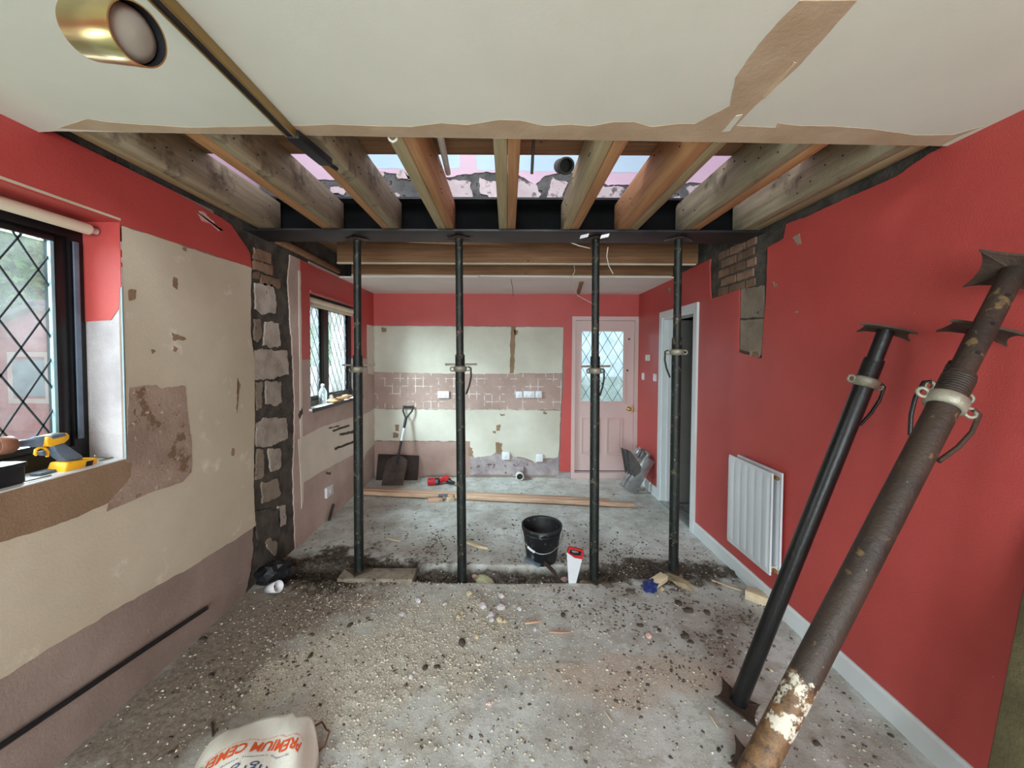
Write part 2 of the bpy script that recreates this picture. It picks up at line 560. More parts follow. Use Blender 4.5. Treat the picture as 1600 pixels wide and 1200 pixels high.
def masks(x, y):
    wv = (fbm(x, y, 3, 21) - .5)
    # cut left by the removed wall
    tr = sstep(2.79, 2.82, y + wv * .05) * (1 - sstep(3.01, 3.04, y + wv * .05)) * (1 - sstep(0.62, 0.85, x + wv * .3))
    n1, n2 = fbm(x, y, 5, 31), fbm(x, y, 22, 41, 3)
    soil = 0.95 * np.exp(-((y - 2.93) / 0.17) ** 2) * (0.55 + 0.45 * sstep(0.3, -1.2, x))
    soil = soil + 0.6 * gauss(x, y, 1.2, 2.9, .5, .36) + 0.9 * gauss(x, y, -1.35, 3.1, .5, .5) + .35 * gauss(x, y, -1.5, 2.3, .35, .6)
    soil = soil + .22 * gauss(x, y, 0.0, 3.35, 1.3, .3) + .22 * gauss(x, y, 1.1, 2.2, .5, .4)
    soil = sstep(0.42, 0.82, soil * (0.05 + 1.05 * n1 + .6 * n2))
    soil = np.maximum(soil, tr * (.75 + .25 * n2))
    saw = gauss(x, y, -.55, 1.95, .55, .5) + .8 * gauss(x, y, -.25, 2.45, .35, .3) + .6 * gauss(x, y, .35, 2.02, .3, .18) + .5 * gauss(x, y, -1.0, 2.1, .4, .5) + .5 * gauss(x, y, 1.0, 1.85, .35, .2)
    saw = .85 * sstep(.40, .80, saw * (.05 + 1.2 * n1 + .45 * n2))
    pink = gauss(x, y, .42, 2.0, .42, .22) + gauss(x, y, .85, 1.95, .5, .22) + .8 * gauss(x, y, -.95, 2.55, .25, .1) + .6 * gauss(x, y, -.3, 1.9, .2, .15)
    pink = .7 * sstep(.40, 1.0, pink * (.1 + 1.3 * n1))
    return tr, soil, saw, pink, n1, n2


def ground_z(x, y, m=None):
    tr, soil, saw, pink, n1, n2 = m or masks(x, y)
    z = (fbm(x, y, 2.0, 51, 3) - .5) * .012
    z = z - tr * .095 + tr * (fbm(x, y, 14, 61, 4) ** 1.3) * .095
    z = z + soil * (1 - tr) * ((fbm(x, y, 18, 71, 4) - .35) * .045)
    z = z + saw * ((n2 - .3) * .012) + pink * .004 * n2
    return z


def gz(x, y):
    return float(ground_z(np.array([x]), np.array([y]))[0])


def make_floor():
    xs = np.linspace(-1.78, 1.74, 353)
    ys = np.linspace(-1.25, 5.28, 654)
    X, Y = np.meshgrid(xs, ys)
    mk = masks(X, Y)
    Z = ground_z(X, Y, mk)
    nx, ny = len(xs), len(ys)
    V = np.stack([X, Y, Z], -1).reshape(-1, 3)
    i = np.arange(nx * ny).reshape(ny, nx)
    Q = np.stack([i[:-1, :-1], i[:-1, 1:], i[1:, 1:], i[1:, :-1]], -1).reshape(-1, 4)
    me = bpy.data.meshes.new('floor')
    me.vertices.add(len(V)); me.vertices.foreach_set('co', V.astype(np.float32).ravel())
    me.loops.add(Q.size); me.loops.foreach_set('vertex_index', Q.astype(np.int32).ravel())
    me.polygons.add(len(Q)); me.polygons.foreach_set('loop_start', np.arange(0, Q.size, 4, dtype=np.int32))
    me.update(calc_edges=True)
    me.polygons.foreach_set('use_smooth', np.ones(len(Q), bool))
    dust_shade = 1.0 * gauss(X, Y, -1.5, 1.9, .42, .9) + .7 * gauss(X, Y, -1.2, 2.6, .6, .3) + .5 * gauss(X, Y, 1.2, 2.35, .5, .5) + .45 * gauss(X, Y, -1.2, 4.0, .5, .8) + .35 * gauss(X, Y, 1.35, 1.6, .4, .5)  # brown soil dust, with the shade of the left floor painted in
    dust_shade = np.clip(.85 * sstep(.18, .8, dust_shade * (.25 + 1.1 * mk[4] + .3 * mk[5])), 0, 1)
    a2 = me.color_attributes.new('dust_shade', 'FLOAT_COLOR', 'POINT')
    a2.data.foreach_set('color', np.stack([dust_shade, dust_shade, dust_shade, np.ones_like(X)], -1).reshape(-1, 4).astype(np.float32).ravel())
    at = me.color_attributes.new('dirt', 'FLOAT_COLOR', 'POINT')
    C = np.stack([mk[1], mk[2], mk[3], np.ones_like(X)], -1).reshape(-1, 4)
    at.data.foreach_set('color', C.astype(np.float32).ravel())
    m = bpy.data.materials.new('dirty_concrete')
    m.use_nodes = True
    g = NT(m)
    b = g.n['Principled BSDF']
    b.inputs['Roughness'].default_value = 0.72
    b.inputs['Specular IOR Level'].default_value = 0.35
    tc = g.add('ShaderNodeTexCoord').outputs['Object']
    a = g.add('ShaderNodeAttribute', attribute_name='dirt')
    sp = g.add('ShaderNodeSeparateColor')
    g.link(a.outputs['Color'], sp.inputs[0])
    base = g.ramp(g.noise(tc, 2.2, 8, .65), [(.32, lin((162, 159, 151))), (.5, lin((192, 195, 190))), (.68, lin((210, 214, 212)))])
    base = g.mix(g.ramp(g.noise(tc, 28, 6, .7), [(.56, (0, 0, 0, 1)), (.72, (.55, .55, .55, 1))]), base, lin((112, 100, 88)))
    base = g.mix(g.ramp(g.noise(tc, 7, 9, .72), [(.50, (0, 0, 0, 1)), (.56, (.5, .5, .5, 1))]), base, lin((158, 152, 141)))
    base = g.mix(g.ramp(g.noise(tc, 4.3, 9, .75), [(.56, (0, 0, 0, 1)), (.62, (.55, .55, .55, 1))]), base, lin((220, 222, 218)))
    fine = g.noise(tc, 190, 3, .7)
    base = g.mix(g.ramp(fine, [(.60, (0, 0, 0, 1)), (.68, (.6, .6, .6, 1))]), base, lin((92, 84, 74)))
    ad = g.add('ShaderNodeAttribute', attribute_name='dust_shade')
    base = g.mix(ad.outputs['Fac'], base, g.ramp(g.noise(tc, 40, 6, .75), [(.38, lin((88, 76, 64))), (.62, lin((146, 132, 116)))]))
    saw = g.ramp(g.noise(tc, 130, 4, .7), [(.4, lin((152, 146, 130))), (.6, lin((220, 216, 200)))])
    base = g.mix(sp.outputs[1], base, saw)
    base = g.mix(sp.outputs[2], base, g.ramp(g.noise(tc, 110, 4, .7), [(.4, lin((166, 148, 130))), (.6, lin((204, 188, 170)))]))
    soil = g.ramp(g.noise(tc, 60, 6, .7), [(.40, lin((44, 39, 34))), (.55, lin((78, 70, 60))), (.70, lin((118, 108, 96)))])
    base = g.mix(sp.outputs[0], base, soil)
    g.link(base, b.inputs['Base Color'])
    bp = g.add('ShaderNodeBump')
    bp.inputs['Strength'].default_value = .5
    bp.inputs['Distance'].default_value = .006
    g.link(g.noise(tc, 90, 6, .75), bp.inputs['Height'])
    g.link(bp.outputs[0], b.inputs['Normal'])
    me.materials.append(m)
    o = bpy.data.objects.new('floor', me)
    COL.objects.link(o)
    tag(o, 'bare grey concrete floor strewn with soil and sawdust', None, None, 'structure')
    # slab under it
    MB().box((-2.1, -2.7, -.3), (2.05, 5.6, -.12)).build('slab', MORTAR, o)
    MB().box((-1.78, -2.62, -.12), (1.74, -1.25, .0)).build('slab', m, o)
    return o


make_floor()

# ================================================================== LEFT WALL
WY0, WY1 = 0.30, 1.824      # near window opening along Y
KY0, KY1 = 3.56, 4.70       # kitchen window opening
SILL, HEADN, HEADK = 1.125, 2.19, 2.145
XLB = XL - 0.012            # bare masonry face
wl = MB()
xo = -2.05
for (y0, y1, z0, z1) in ((-2.65, WY0, -.12, 2.66), (WY0, WY1, -.12, SILL - .02), (WY0, WY1, HEADN + .01, 2.66), (WY1 + .008, KY0 - .006, -.12, 2.66),
                         (KY0, KY1, -.12, SILL - .02), (KY0, KY1, HEADK, 2.66), (KY1, 5.5, -.12, 2.66)):
    wl.box((xo, y0, z0), (XLB, y1, z1))
wall_left = struct(wl.build('wall_left', MORTAR))
PL0 = ('x', XLB, 1)
# pink undercoat plaster, in pieces round the windows and the bare column
COL0, COL1 = 2.735, 3.30


def rectp(y0, y1, z0, z1):
    return [(y0, z0), (y1, z0), (y1, z1), (y0, z1)]


patch('plaster', PL0, rectp(-2.62, WY0, -.1, 2.42), .010, PINKPL, wall_left, 0)
patch('plaster', PL0, rectp(WY0, WY1, -.1, SILL - .02), .010, PINKPL, wall_left, 0)
patch('plaster', PL0, rectp(WY0, WY1, HEADN + .012, 2.42), .010, PINKPL, wall_left, 0)
patch('plaster', PL0, [(WY1, -.1), (2.62, -.1), (2.735, .25), (COL0 + .0, .6), (COL0 - .03, 1.2), (COL0, 1.7), (COL0 - .08, 2.1), (COL0, 2.2), (2.40, 2.45), (WY1, 2.45)],
      .010, PINKPL, wall_left, .014, step=.015, keep=lambda a, b: a < WY1 + .01 or b < 0 or b > 2.44)
kp = lambda a, b: a > COL1 + .1 or b > 2.38 or b < 0
patch('plaster', PL0, [(COL1 - .02, -.1), (KY0, -.1), (KY0, 2.40), (COL1 - .05, 2.40), (COL1 - .08, 2.2), (COL1 - .03, 1.6), (COL1, 1.2), (COL1 - .04, .6)], .010, KPL, wall_left, .014, step=.015, keep=kp)
patch('plaster', PL0, rectp(KY0, KY1, -.1, SILL - .02), .010, KPL, wall_left, 0)
patch('plaster', PL0, rectp(KY0, KY1, HEADK, 2.42), .010, KPL, wall_left, 0)
patch('plaster', PL0, rectp(KY1, 5.25, -.1, 2.42), .010, KPL, wall_left, 0)
PL1 = ('x', XLB, 1)
B1 = .010
# red band over the near window and beyond
pr = lambda pts: pix('L', pts)
rb = pr([(190, 351), (393, 418), (391, 396), (362, 352), (345, 340), (330, 332)])
patch('red_paint', PL1, [(-2.62, 2.425), (-2.62, HEADN + .012), (WY1, HEADN + .012), (WY1, 2.175)] + rb + [(2.12, 2.45), (1.9, 2.448)], .0035, RED, wall_left, .004, B1,
      keep=lambda a, b: a < WY1 + .01, step=.015)
# cream skim from the window to the column
cw = pr([(190, 353), (393, 419), (391, 520), (397, 560), (398, 640), (396, 760), (400, 822)]) + pr([(300, 885), (190, 947), (100, 1000), (0, 1062)])
cream_poly = [(WY1 + .004, 1.12)] + cw + [(-2.62, .22), (-2.62, SILL - .05), (WY1 + .004, SILL - .05)]
patch('cream_skim', PL1, cream_poly, .003, CREAM, wall_left, .006, B1, keep=lambda a, b: a < WY1 + .01 and b > 1.0)
patch('scuff', PL1, pr([(305, 329), (318, 333), (336, 349), (348, 362), (340, 360), (326, 349), (314, 342)]), .0045, mat('pale_scuff', (206, 160, 150), (220, 184, 172), 9, .9), wall_left, .012, B1, step=.006, freq=40)
# scraped area right of and under the window
patch('scraped_patch', PL1, pr([(196, 722), (201, 606), (243, 601), (250, 606), (288, 603), (292, 650), (299, 690), (298, 738), (285, 752), (240, 768), (165, 800), (168, 786), (185, 768), (204, 745), (206, 722)]),
      .0055, PATCHPL, wall_left, .006, B1, step=.012)
patch('brown_patch', PL1, [(WY1, SILL - .005)] + pr([(206, 722), (204, 745), (185, 768), (168, 786), (120, 808), (0, 848)]) + [(-1.25, .90), (-1.25, SILL - .005)], .005, BROWNPL, wall_left, .005, B1,
      keep=lambda a, b: b > 1.1)
for q in ([(270, 432), (277, 436), (276, 452), (268, 446)], [(200, 452), (211, 453), (211, 468), (200, 470)], [(268, 520), (278, 524), (292, 530), (270, 532)], [(283, 386), (291, 386), (291, 394), (286, 392)],
          [(270, 540), (277, 544), (274, 550), (269, 548)], [(235, 545), (242, 548), (238, 553)], [(362, 700), (366, 700), (365, 712), (361, 712)], [(371, 590), (375, 600), (370, 645), (369, 640)]):
    patch('plaster_chip', PL1, pr(q), .0045, BROWNPL, wall_left, .007, B1, step=.004, freq=34)
# dark blockwork strip showing above the red, beside the first joist
# reveal of the near window
rev = [(XL + .001, SILL), (-1.905, SILL), (-1.905, HEADN), (XL + .001, HEADN)]
PRV = ('y', WY1 + .008, -1)
patch('reveal_render', PRV, rev, .006, GREYPL, wall_left, 0)
z0r = 1.745
patch('reveal_red', PRV, [(XL + .001, z0r + .17), (XL + .001 - .012, z0r + .06), (XL - .05, z0r + .01), (-1.905, z0r), (-1.905, HEADN), (XL + .001, HEADN)], .009, RED, wall_left, .003, 0, keep=lambda a, b: b > 2.1 or a < -1.89)
MB().tube([(XL + .001, WY1 + .001, SILL), (XL + .001, WY1 + .001, 1.4), (XL + .0005, WY1 + .002, 1.7), (XL + .001, WY1 + .001, 1.9)], .0035, 6).build('corner_bead', BEAD, wall_left)
MB().box((-1.905, WY0, HEADN), (XL, WY1 + .008, HEADN + .012)).build('reveal_head', RED, wall_left)
MB().box((-1.905, WY0 - .008, SILL - .02), (XL - .002, WY1 + .002, SILL)).build('window_ledge', SLATE, wall_left)

# ---- bare blockwork column left by the removed wall (each block proud of dark mortar)


def blk(name, plane, poly, th, m, parent, amp=.006, base=0.0):
    return patch(name, plane, poly, th, m, parent, amp, base, step=.02, freq=18)


cpx = [  # photographed outlines of brick and block faces
    ('brick', [(399, 388), (422, 397), (422, 412), (399, 404)], BRICK), ('brick', [(398, 408), (424, 416), (424, 428), (398, 421)], BRICK),
    ('brick', [(398, 424), (406, 427), (405, 436), (397, 434)], BRICK), ('brick', [(411, 430), (437, 437), (437, 449), (411, 443)], BRICK),
    ('block', [(401, 444), (425, 446), (430, 466), (430, 488), (414, 489), (402, 482)], BLOCK),
    ('block', [(399, 500), (407, 501), (409, 522), (403, 533), (398, 530)], BLOCKG), ('block', [(417, 503), (434, 507), (437, 538), (425, 541), (414, 539)], BLOCK),
    ('block', [(402, 548), (446, 549), (448, 583), (425, 590), (402, 592)], BLOCK),
    ('block', [(401, 598), (410, 599), (410, 636), (402, 640)], BLOCKG), ('block', [(418, 598), (438, 598), (439, 628), (430, 633), (418, 630)], BLOCK),
    ('block', [(404, 664), (414, 655), (444, 655), (447, 684), (425, 694), (403, 697)], BLOCK),
    ('block', [(402, 702), (411, 704), (412, 742), (401, 748)], BLOCKG), ('block', [(422, 704), (437, 702), (438, 730), (425, 736)], BLOCK),
    ('block', [(412, 756), (432, 750), (438, 773), (424, 782), (411, 786)], BLOCKG), ('block', [(436, 792), (446, 790), (446, 818), (438, 822)], BLOCK),
    ('block', [(402, 800), (434, 796), (436, 834), (404, 842)], MORTAR), ('block', [(417, 848), (424, 840), (433, 850), (430, 866), (420, 858)], BLOCKG)]
for (nm, q, m) in cpx:
    cxm, cym = sum(a for a, b in q) / len(q), sum(b for a, b in q) / len(q)
    q = [(cxm + (a - cxm) * 1.14, cym + (b - cym) * 1.08) for a, b in q]
    patch(nm, PL0, pr(q), .012, m, wall_left, .014, 0, step=.012, freq=20)
# kitchen side of the left wall
patch('red_paint', PL1, [(3.40, 2.395), (3.405, 1.56), (KY0, 1.56), (KY0, HEADK), (KY1, HEADK), (KY1, 1.56), (4.97, 1.56), (4.99, 1.98), (5.25, 1.98), (5.25, 2.40)], .003, RED, wall_left, .002, B1)
patch('cream_skim', PL1, pr([(466, 687), (500, 668), (556, 650), (556, 708), (500, 738), (470, 757)]), .003, CREAMS, wall_left, .004, B1)
patch('cream_skim', PL1, [(4.99, 1.98), (5.25, 1.98), (5.25, 1.35), (5.03, 1.37)], .003, CREAMS, wall_left, .003, B1)
patch('cream_skim', PL1, [(4.78, .88), (5.25, .9), (5.25, .44), (4.95, .40), (4.78, .28)], .003, CREAMS, wall_left, .004, B1)
patch('cream_strip', PL1, [(3.37, 2.3), (3.405, 2.3), (3.41, .35), (3.375, .3)], .004, CREAMS, wall_left, .006, B1)
for q in ([(519, 672), (546, 663), (546, 666), (520, 675)], [(530, 678), (556, 671), (556, 676), (531, 681)], [(522, 700), (556, 687), (556, 691), (523, 703)], [(513, 668), (530, 664), (529, 667), (514, 670)], [(466, 648), (472, 636), (473, 646), (468, 655)], [(509, 737), (517, 738), (516, 742), (510, 741)]):
    patch('stain_streak', PL1, pr(q), .0045, CLOD, wall_left, .006, B1, step=.008, freq=40)
PRK = ('y', KY1, -1)
patch('reveal_red', PRK, [(XL, 1.56), (-1.92, 1.56), (-1.92, HEADK), (XL, HEADK)], .004, RED, wall_left, 0)
patch('reveal_render', PRK, [(XL, SILL), (-1.92, SILL), (-1.92, 1.56), (XL, 1.56)], .003, GREYPL, wall_left, 0)
MB().box((XL - .005, KY0 - .01, HEADK), (XL + .018, KY1, HEADK + .025)).build('curtain_batten', RED, wall_left, .004)


# ---- windows
def leading(y0, y1, z0, z1, x, dw, dh, r, ax='x'):
    """diamond lead lattice clipped to a rectangle"""
    mb = MB()
    k = dh / dw
    W, H = y1 - y0, z1 - z0
    n = int((W + H / k) / dw) + 2
    for sg in (1, -1):
        for i in range(-n, n + 1):
            # line z = sg*k*(y - c)
            c = i * dw + (0 if sg > 0 else W)
            pts = []
            a0, a1 = 0.0, W
            za, zb = sg * k * (a0 - c), sg * k * (a1 - c)
            lo, hi = min(za, zb), max(za, zb)
            if hi <= 0 or lo >= H:
                continue
            ya = c + (0 / (sg * k)); yb = c + (H / (sg * k))
            s0, s1 = max(0, min(ya, yb)), min(W, max(ya, yb))
            if s1 - s0 < .01: continue
            p, q = (s0, sg * k * (s0 - c)), (s1, sg * k * (s1 - c))
            A, B = [(to3(ax, y0 + u, z0 + v, x)) for (u, v) in (p, q)]
            d = (B - A)
            nrm = to3(ax, 0, 0, 1)
            sd = d.cross(nrm).normalized()
            mb.obox((A + B) / 2, d / 2, sd * r, nrm * r * .5)
    return mb


win = struct(MB().box((-1.975, WY0, SILL), (-1.905, WY0 + .07, HEADN)).box((-1.975, WY1 - .06, SILL), (-1.905, WY1 + .006, HEADN))
             .box((-1.975, WY0 + .07, HEADN - .085), (-1.905, WY1 - .06, HEADN)).box((-1.975, WY0 + .07, SILL), (-1.905, WY1 - .06, SILL + .07))
             .box((-1.97, .98, SILL), (-1.90, 1.05, HEADN)).build('window_1', FRAME))
tag(win, 'black framed leaded window beside the drill')
MB().box((-1.96, 1.05, SILL + .06), (-1.915, 1.08, HEADN - .08)).box((-1.96, WY1 - .105, SILL + .06), (-1.915, WY1 - .06, HEADN - .08)) \
    .box((-1.96, 1.08, HEADN - .115), (-1.915, WY1 - .105, HEADN - .08)).box((-1.96, 1.08, SILL + .06), (-1.915, WY1 - .105, SILL + .10)).build('casement', FRAME, win, .004)
MB().box((-1.90, WY1 - .05, SILL + .1), (-1.893, WY1 - .03, HEADN - .1)).build('jamb_bead', GREYP, win)
MB().box((-1.94, 1.075, SILL + .09), (-1.935, WY1 - .10, HEADN - .11)).build('pane', GLASS, win)
MB().box((-1.94, WY0 + .06, SILL + .05), (-1.935, .99, HEADN - .08)).build('pane', GLASS, win)
leading(1.075, WY1 - .10, SILL + .09, HEADN - .11, -1.932, .135, .215, .0034).build('leading', LEAD, win)
leading(WY0 + .06, .99, SILL + .05, HEADN - .08, -1.932, .135, .215, .0034).build('leading', LEAD, win)
MB().box((-1.934, WY1 - .118, SILL + .1), (-1.92, WY1 - .105, HEADN - .115)).build('glazing_gasket', BEAD, win)

w2 = MB()
x0, x1 = -1.88, -1.82
w2.box((x0, KY0, SILL), (x1, KY0 + .05, HEADK)).box((x0, KY1 - .06, SILL), (x1, KY1, HEADK)).box((x0, KY0 + .05, HEADK - .06), (x1, KY1 - .06, HEADK)).box((x0, KY0 + .05, SILL), (x1, KY1 - .06, SILL + .05))
w2.box((x0, 3.99, SILL + .05), (x1, 4.08, HEADK - .06))
win2 = struct(w2.build('window_2', FRAME))
tag(win2, 'small kitchen window with two leaded lights')
for (a, b) in ((KY0 + .05, 3.99), (4.08, KY1 - .06)):
    MB().box((x0 + .01, a, SILL + .05), (x1 - .005, a + .035, HEADK - .06)).box((x0 + .01, b - .035, SILL + .05), (x1 - .005, b, HEADK - .06)) \
        .box((x0 + .01, a + .035, HEADK - .095), (x1 - .005, b - .035, HEADK - .06)).box((x0 + .01, a + .035, SILL + .05), (x1 - .005, b - .035, SILL + .085)).build('casement', FRAME, win2, .003)
    MB().box((-1.855, a + .03, SILL + .08), (-1.85, b - .03, HEADK - .09)).build('pane', GLASSK, win2)
    leading(a + .03, b - .03, SILL + .08, HEADK - .09, -1.847, .11, .18, .0030).build('leading', LEAD, win2)
MB().box((-1.93, KY0 - .03, SILL - .02), (XL + .03, KY1 + .03, SILL)).build('sill', SLATE, win2, .004)
MB().box((XL + .03, KY0 - .04, SILL - .03), (XL + .045, KY1 + .04, SILL + .002)).build('sill_nosing', FRAME, win2, .004)

MB().box((XL - .006, WY0, HEADN + .008), (XL + .0025, WY1 + .004, HEADN + .018)).build('head_bead', CREAM, wall_left)
rb1 = empty('roller_blind', (-1.845, 1.0, 2.14), 'cream roller blind tube above the near window', 'blind')
MB().tube([(-1.835, WY0, 2.145), (-1.835, 1.78, 2.145)], .024, 14).build('roll', ROLLER, rb1)
MB().tube([(-1.835, 1.782, 2.145), (-1.835, 1.815, 2.145)], .014, 10).build('end_bracket', PIPEW, rb1)
rb2 = empty('roller_blind', (-1.80, 4.1, 2.09), 'rolled cream blind above the small kitchen window', 'blind')
MB().tube([(-1.782, KY0 + .01, 2.100), (-1.782, KY1 - .03, 2.100)], .026, 14).build('roll', ROLLER, rb2)
MB().box((-1.795, KY0 + .01, 2.045), (-1.785, KY1 - .03, 2.072)).build('bottom_bar', ROLLER, rb2)

# pipe clipped along the foot of the left wall
a, b = P(323, 950, 'x', -1.722), P(0, 1168, 'x', -1.722)
d = (b - a).normalized()
pp = MB().tube([a, a.lerp(b, .5) + Vector((0, 0, .004)), b + d * 1.6], .011, 10).build('pipe', BLACK)
tag(pp, 'thin black pipe running along the foot of the cream wall', 'pipe')

ps = MB().tube([P(521, 788, 'x', -1.722), P(514, 813, 'x', -1.715)], .014, 10).build('pipe_stub', PIPEK)
tag(ps, 'short dark pipe stub low on the kitchen side wall under the socket', 'pipe')

# ================================================================== RIGHT WALL
DY0, DY1, DH = 3.66, 4.42, 2.02
XRB = XR + .012
wr = MB()
for (y0, y1, z0, z1) in ((-2.65, DY0, -.12, 2.66), (DY0, DY1, DH, 2.66), (DY1, 5.5, -.12, 2.66)):
    wr.box((XRB, y0, z0), (XRB + .13, y1, z1))
wall_right = struct(wr.build('wall_right', MORTAR))
PR0 = ('x', XRB, -1)
qr = lambda pts: pix('R', pts)
pocket = qr([(1108, 418), (1110, 468), (1155, 452), (1153, 550), (1190, 560), (1196, 470), (1198, 445), (1199, 386), (1224, 372), (1228, 350)])
redpoly = [(-2.62, .0), (DY0, .0), (DY0, DH), (DY1, DH), (DY1, 0), (5.25, 0), (5.25, 2.42), (3.42, 2.42)] + pocket + qr([(1262, 338), (1330, 306), (1400, 276)]) + [(1.66, 2.425), (-2.62, 2.425)]
patch('red_paint', PR0, redpoly, .012, RED, wall_right, .004, 0, step=.015, keep=lambda a, b: b < .05 or a > 5.2 or abs(a - DY0) < .02 or abs(a - DY1) < .02 or a < 1.4)
# bricks of the padstone pocket
y0p, z0p = 3.30, 1.99
row = 0
for r in range(6):
    zz = 2.02 + r * .072
    off = (.105 if r % 2 else 0)
    for k in range(-1, 4):
        ya = 2.60 + k * .222 + off
        yb = ya + .196
        ya, yb = max(ya, 2.80), min(yb, 3.285)
        if yb - ya < .05: continue
        if zz + .06 > 2.44: continue
        if r == 0 and ya < 2.9: continue
        blk('brick', PR0, [(ya, zz), (yb, zz), (yb, zz + .053), (ya, zz + .053)], .010, BRICK, wall_right, .006)
for q in ([(1157, 452), (1192, 446), (1192, 495), (1156, 497)], [(1156, 500), (1192, 498), (1189, 555), (1155, 546)]):
    blk('block', PR0, qr(q), .007, BLOCKG, wall_right, .006)
patch('plaster_chip', ('x', XR, -1), qr([(1172, 548), (1190, 545), (1187, 558), (1172, 556)]), .003, PATCHPL, wall_right, .004)
for q in ([(1238, 372), (1250, 364), (1252, 382), (1246, 384)], [(1208, 440), (1214, 444), (1210, 450)], [(1040, 452), (1048, 450), (1047, 456)], [(1244, 483), (1250, 487), (1243, 489)]):
    patch('plaster_chip', ('x', XR, -1), qr(q), .0015, PATCHPL, wall_right, .010, step=.004, freq=44)

# doorway lining and architrave
d2 = MB()
d2.box((XR - .02, DY0 - .065, 0), (XR + .004, DY0 + .005, DH)).box((XR - .02, DY1 - .005, 0), (XR + .004, DY1 + .065, DH)).box((XR - .02, DY0 - .065, DH), (XR + .004, DY1 + .065, DH + .065))
door2 = struct(d2.build('door_2', WHITE))
tag(door2, 'white architrave round the open hall doorway')
MB().box((XR - .005, DY0, 0), (XR + .15, DY0 + .022, DH - .022)).box((XR - .005, DY1 - .022, 0), (XR + .15, DY1, DH - .022)).box((XR - .005, DY0, DH - .022), (XR + .15, DY1, DH)).build('lining', WHITE, door2)
MB().box((XR + .05, DY1 - .036, 0), (XR + .09, DY1 - .02, DH - .02)).box((XR + .05, DY0 + .02, 0), (XR + .09, DY0 + .036, DH - .02)).build('door_stop', WHITE, door2)
MB().box((XR - .01, DY0, -.01), (XR + .14, DY1, .012)).build('threshold', GALV, door2, .003)
hd = struct(MB().box((XR + .14, DY1 - .075, .01), (XR + .89, DY1 - .035, DH - .03)).build('door_3', HALLG))
tag(hd, 'grey hall door standing open behind the doorway')
MB().box((XR + .125, DY1 - .077, .01), (XR + .14, DY1 - .033, DH - .03)).build('door_edge', DOORB, hd)
# hall beyond
struct(MB().box((XRB + .13, 2.6, -.12), (3.2, 5.5, 0)).build('floor', HALLG))
struct(MB().box((3.1, 2.6, 0), (3.2, 5.5, 2.5)).build('wall_hall', HALLG))
struct(MB().box((XRB + .13, 5.4, 0), (3.2, 5.5, 2.5)).box((XRB + .13, 2.5, 0), (3.2, 2.6, 2.5)).box((XRB + .13, 2.6, 2.45), (3.2, 5.5, 2.5)).build('wall_hall_end', HALLG))
# baseboards
bb = MB()
bb.prism([(XR, -2.6, .0), (XR - .016, -2.6, .0), (XR - .016, -2.6, .098), (XR - .008, -2.6, .112), (XR, -2.6, .112)], (0, DY0 - .065 + 2.6, 0))
struct(bb.build('baseboard_right', WHITE))
bb = MB()
bb.prism([(XR, DY1 + .065, .0), (XR - .016, DY1 + .065, .0), (XR - .016, DY1 + .065, .098), (XR - .008, DY1 + .065, .112), (XR, DY1 + .065, .112)], (0, 5.24 - DY1 - .065, 0))
struct(bb.build('baseboard_hall', WHITE))

# ================================================================== BACK WALL
bx = lambda px: P(px, 560, 'y', YB).x
bz = lambda py: P(793, py, 'y', YB).z
BX0, BX1, BZ1 = bx(893.5), bx(997), bz(494)
wb = MB()
for (x0, x1, z0, z1) in ((-2.05, BX0, -.12, 2.66), (BX0, BX1, BZ1, 2.66), (BX1, XRB + .13, -.12, 2.66)):
    wb.box((x0, YB + .010, z0), (x1, YB + .26, z1))
wall_back = struct(wb.build('wall_back', PINKPL))
PB = ('y', YB + .010, -1)
qb = lambda pts: pix('B', pts)
xk = lambda a, b: a < XL + .03 or a > BX0 - .03
patch('red_paint', PB, [(XL, 2.42), (XL, bz(509)), (bx(880), bz(510)), (bx(882), bz(585)), (bx(878), bz(640)), (bx(876), bz(736)), (BX0, bz(736)), (BX0, BZ1), (BX1, BZ1), (BX1, 0.0), (XR, 0.0), (XR, 2.42)], .010, RED, wall_back, .002, 0, keep=lambda a, b: a > BX0 - .01)
patch('cream_skim', PB, [(XL, bz(510)), (bx(880), bz(511)), (bx(879), bz(583)), (bx(800), bz(584)), (bx(700), bz(584)), (XL, bz(582))], .008, CREAMK, wall_back, .006, 0, step=.015)
patch('tile_band', PB, [(XL, bz(582)), (bx(700), bz(583)), (bx(800), bz(584)), (bx(879), bz(584)), (bx(877), bz(640)), (bx(740), bz(640)), (XL, bz(639))], .006, TILEB, wall_back, .003, 0)
patch('cream_skim', PB, [(XL, bz(640)), (bx(877), bz(641)), (bx(874), bz(714)), (bx(850), bz(716)), (bx(838), bz(724)), (bx(825), bz(716)), (bx(800), bz(712)), (bx(775), bz(706)), (bx(768), bz(712)), (bx(742), bz(716)), (bx(735), bz(700)), (bx(735), bz(690)), (XL, bz(689))],
      .008, CREAMK, wall_back, .010, 0, step=.012)
patch('damp_patch', PB, [(bx(735), bz(702)), (bx(768), bz(712)), (bx(775), bz(706)), (bx(800), bz(712)), (bx(838), bz(724)), (bx(874), bz(714)), (bx(875), bz(742)), (bx(735), bz(742))], .005, LILACPL, wall_back, .008, 0)
patch('damp_patch', PB, [(XL, bz(691)), (bx(735), bz(691)), (bx(735), bz(744)), (XL, bz(744))], .004, mat('stained_pink_plaster', (150, 124, 114), (174, 148, 138), 2, .95, .3, 60, specks=(((110, 88, 76), 18, .7, .04),)), wall_back, .006, 0)
patch('chase', PB, [(bx(799), bz(500)), (bx(806), bz(500)), (bx(804), bz(540)), (bx(803), bz(583)), (bx(797), bz(583)), (bx(797), bz(540))], .0095, BROWNPL, wall_back, .010, 0, step=.012)
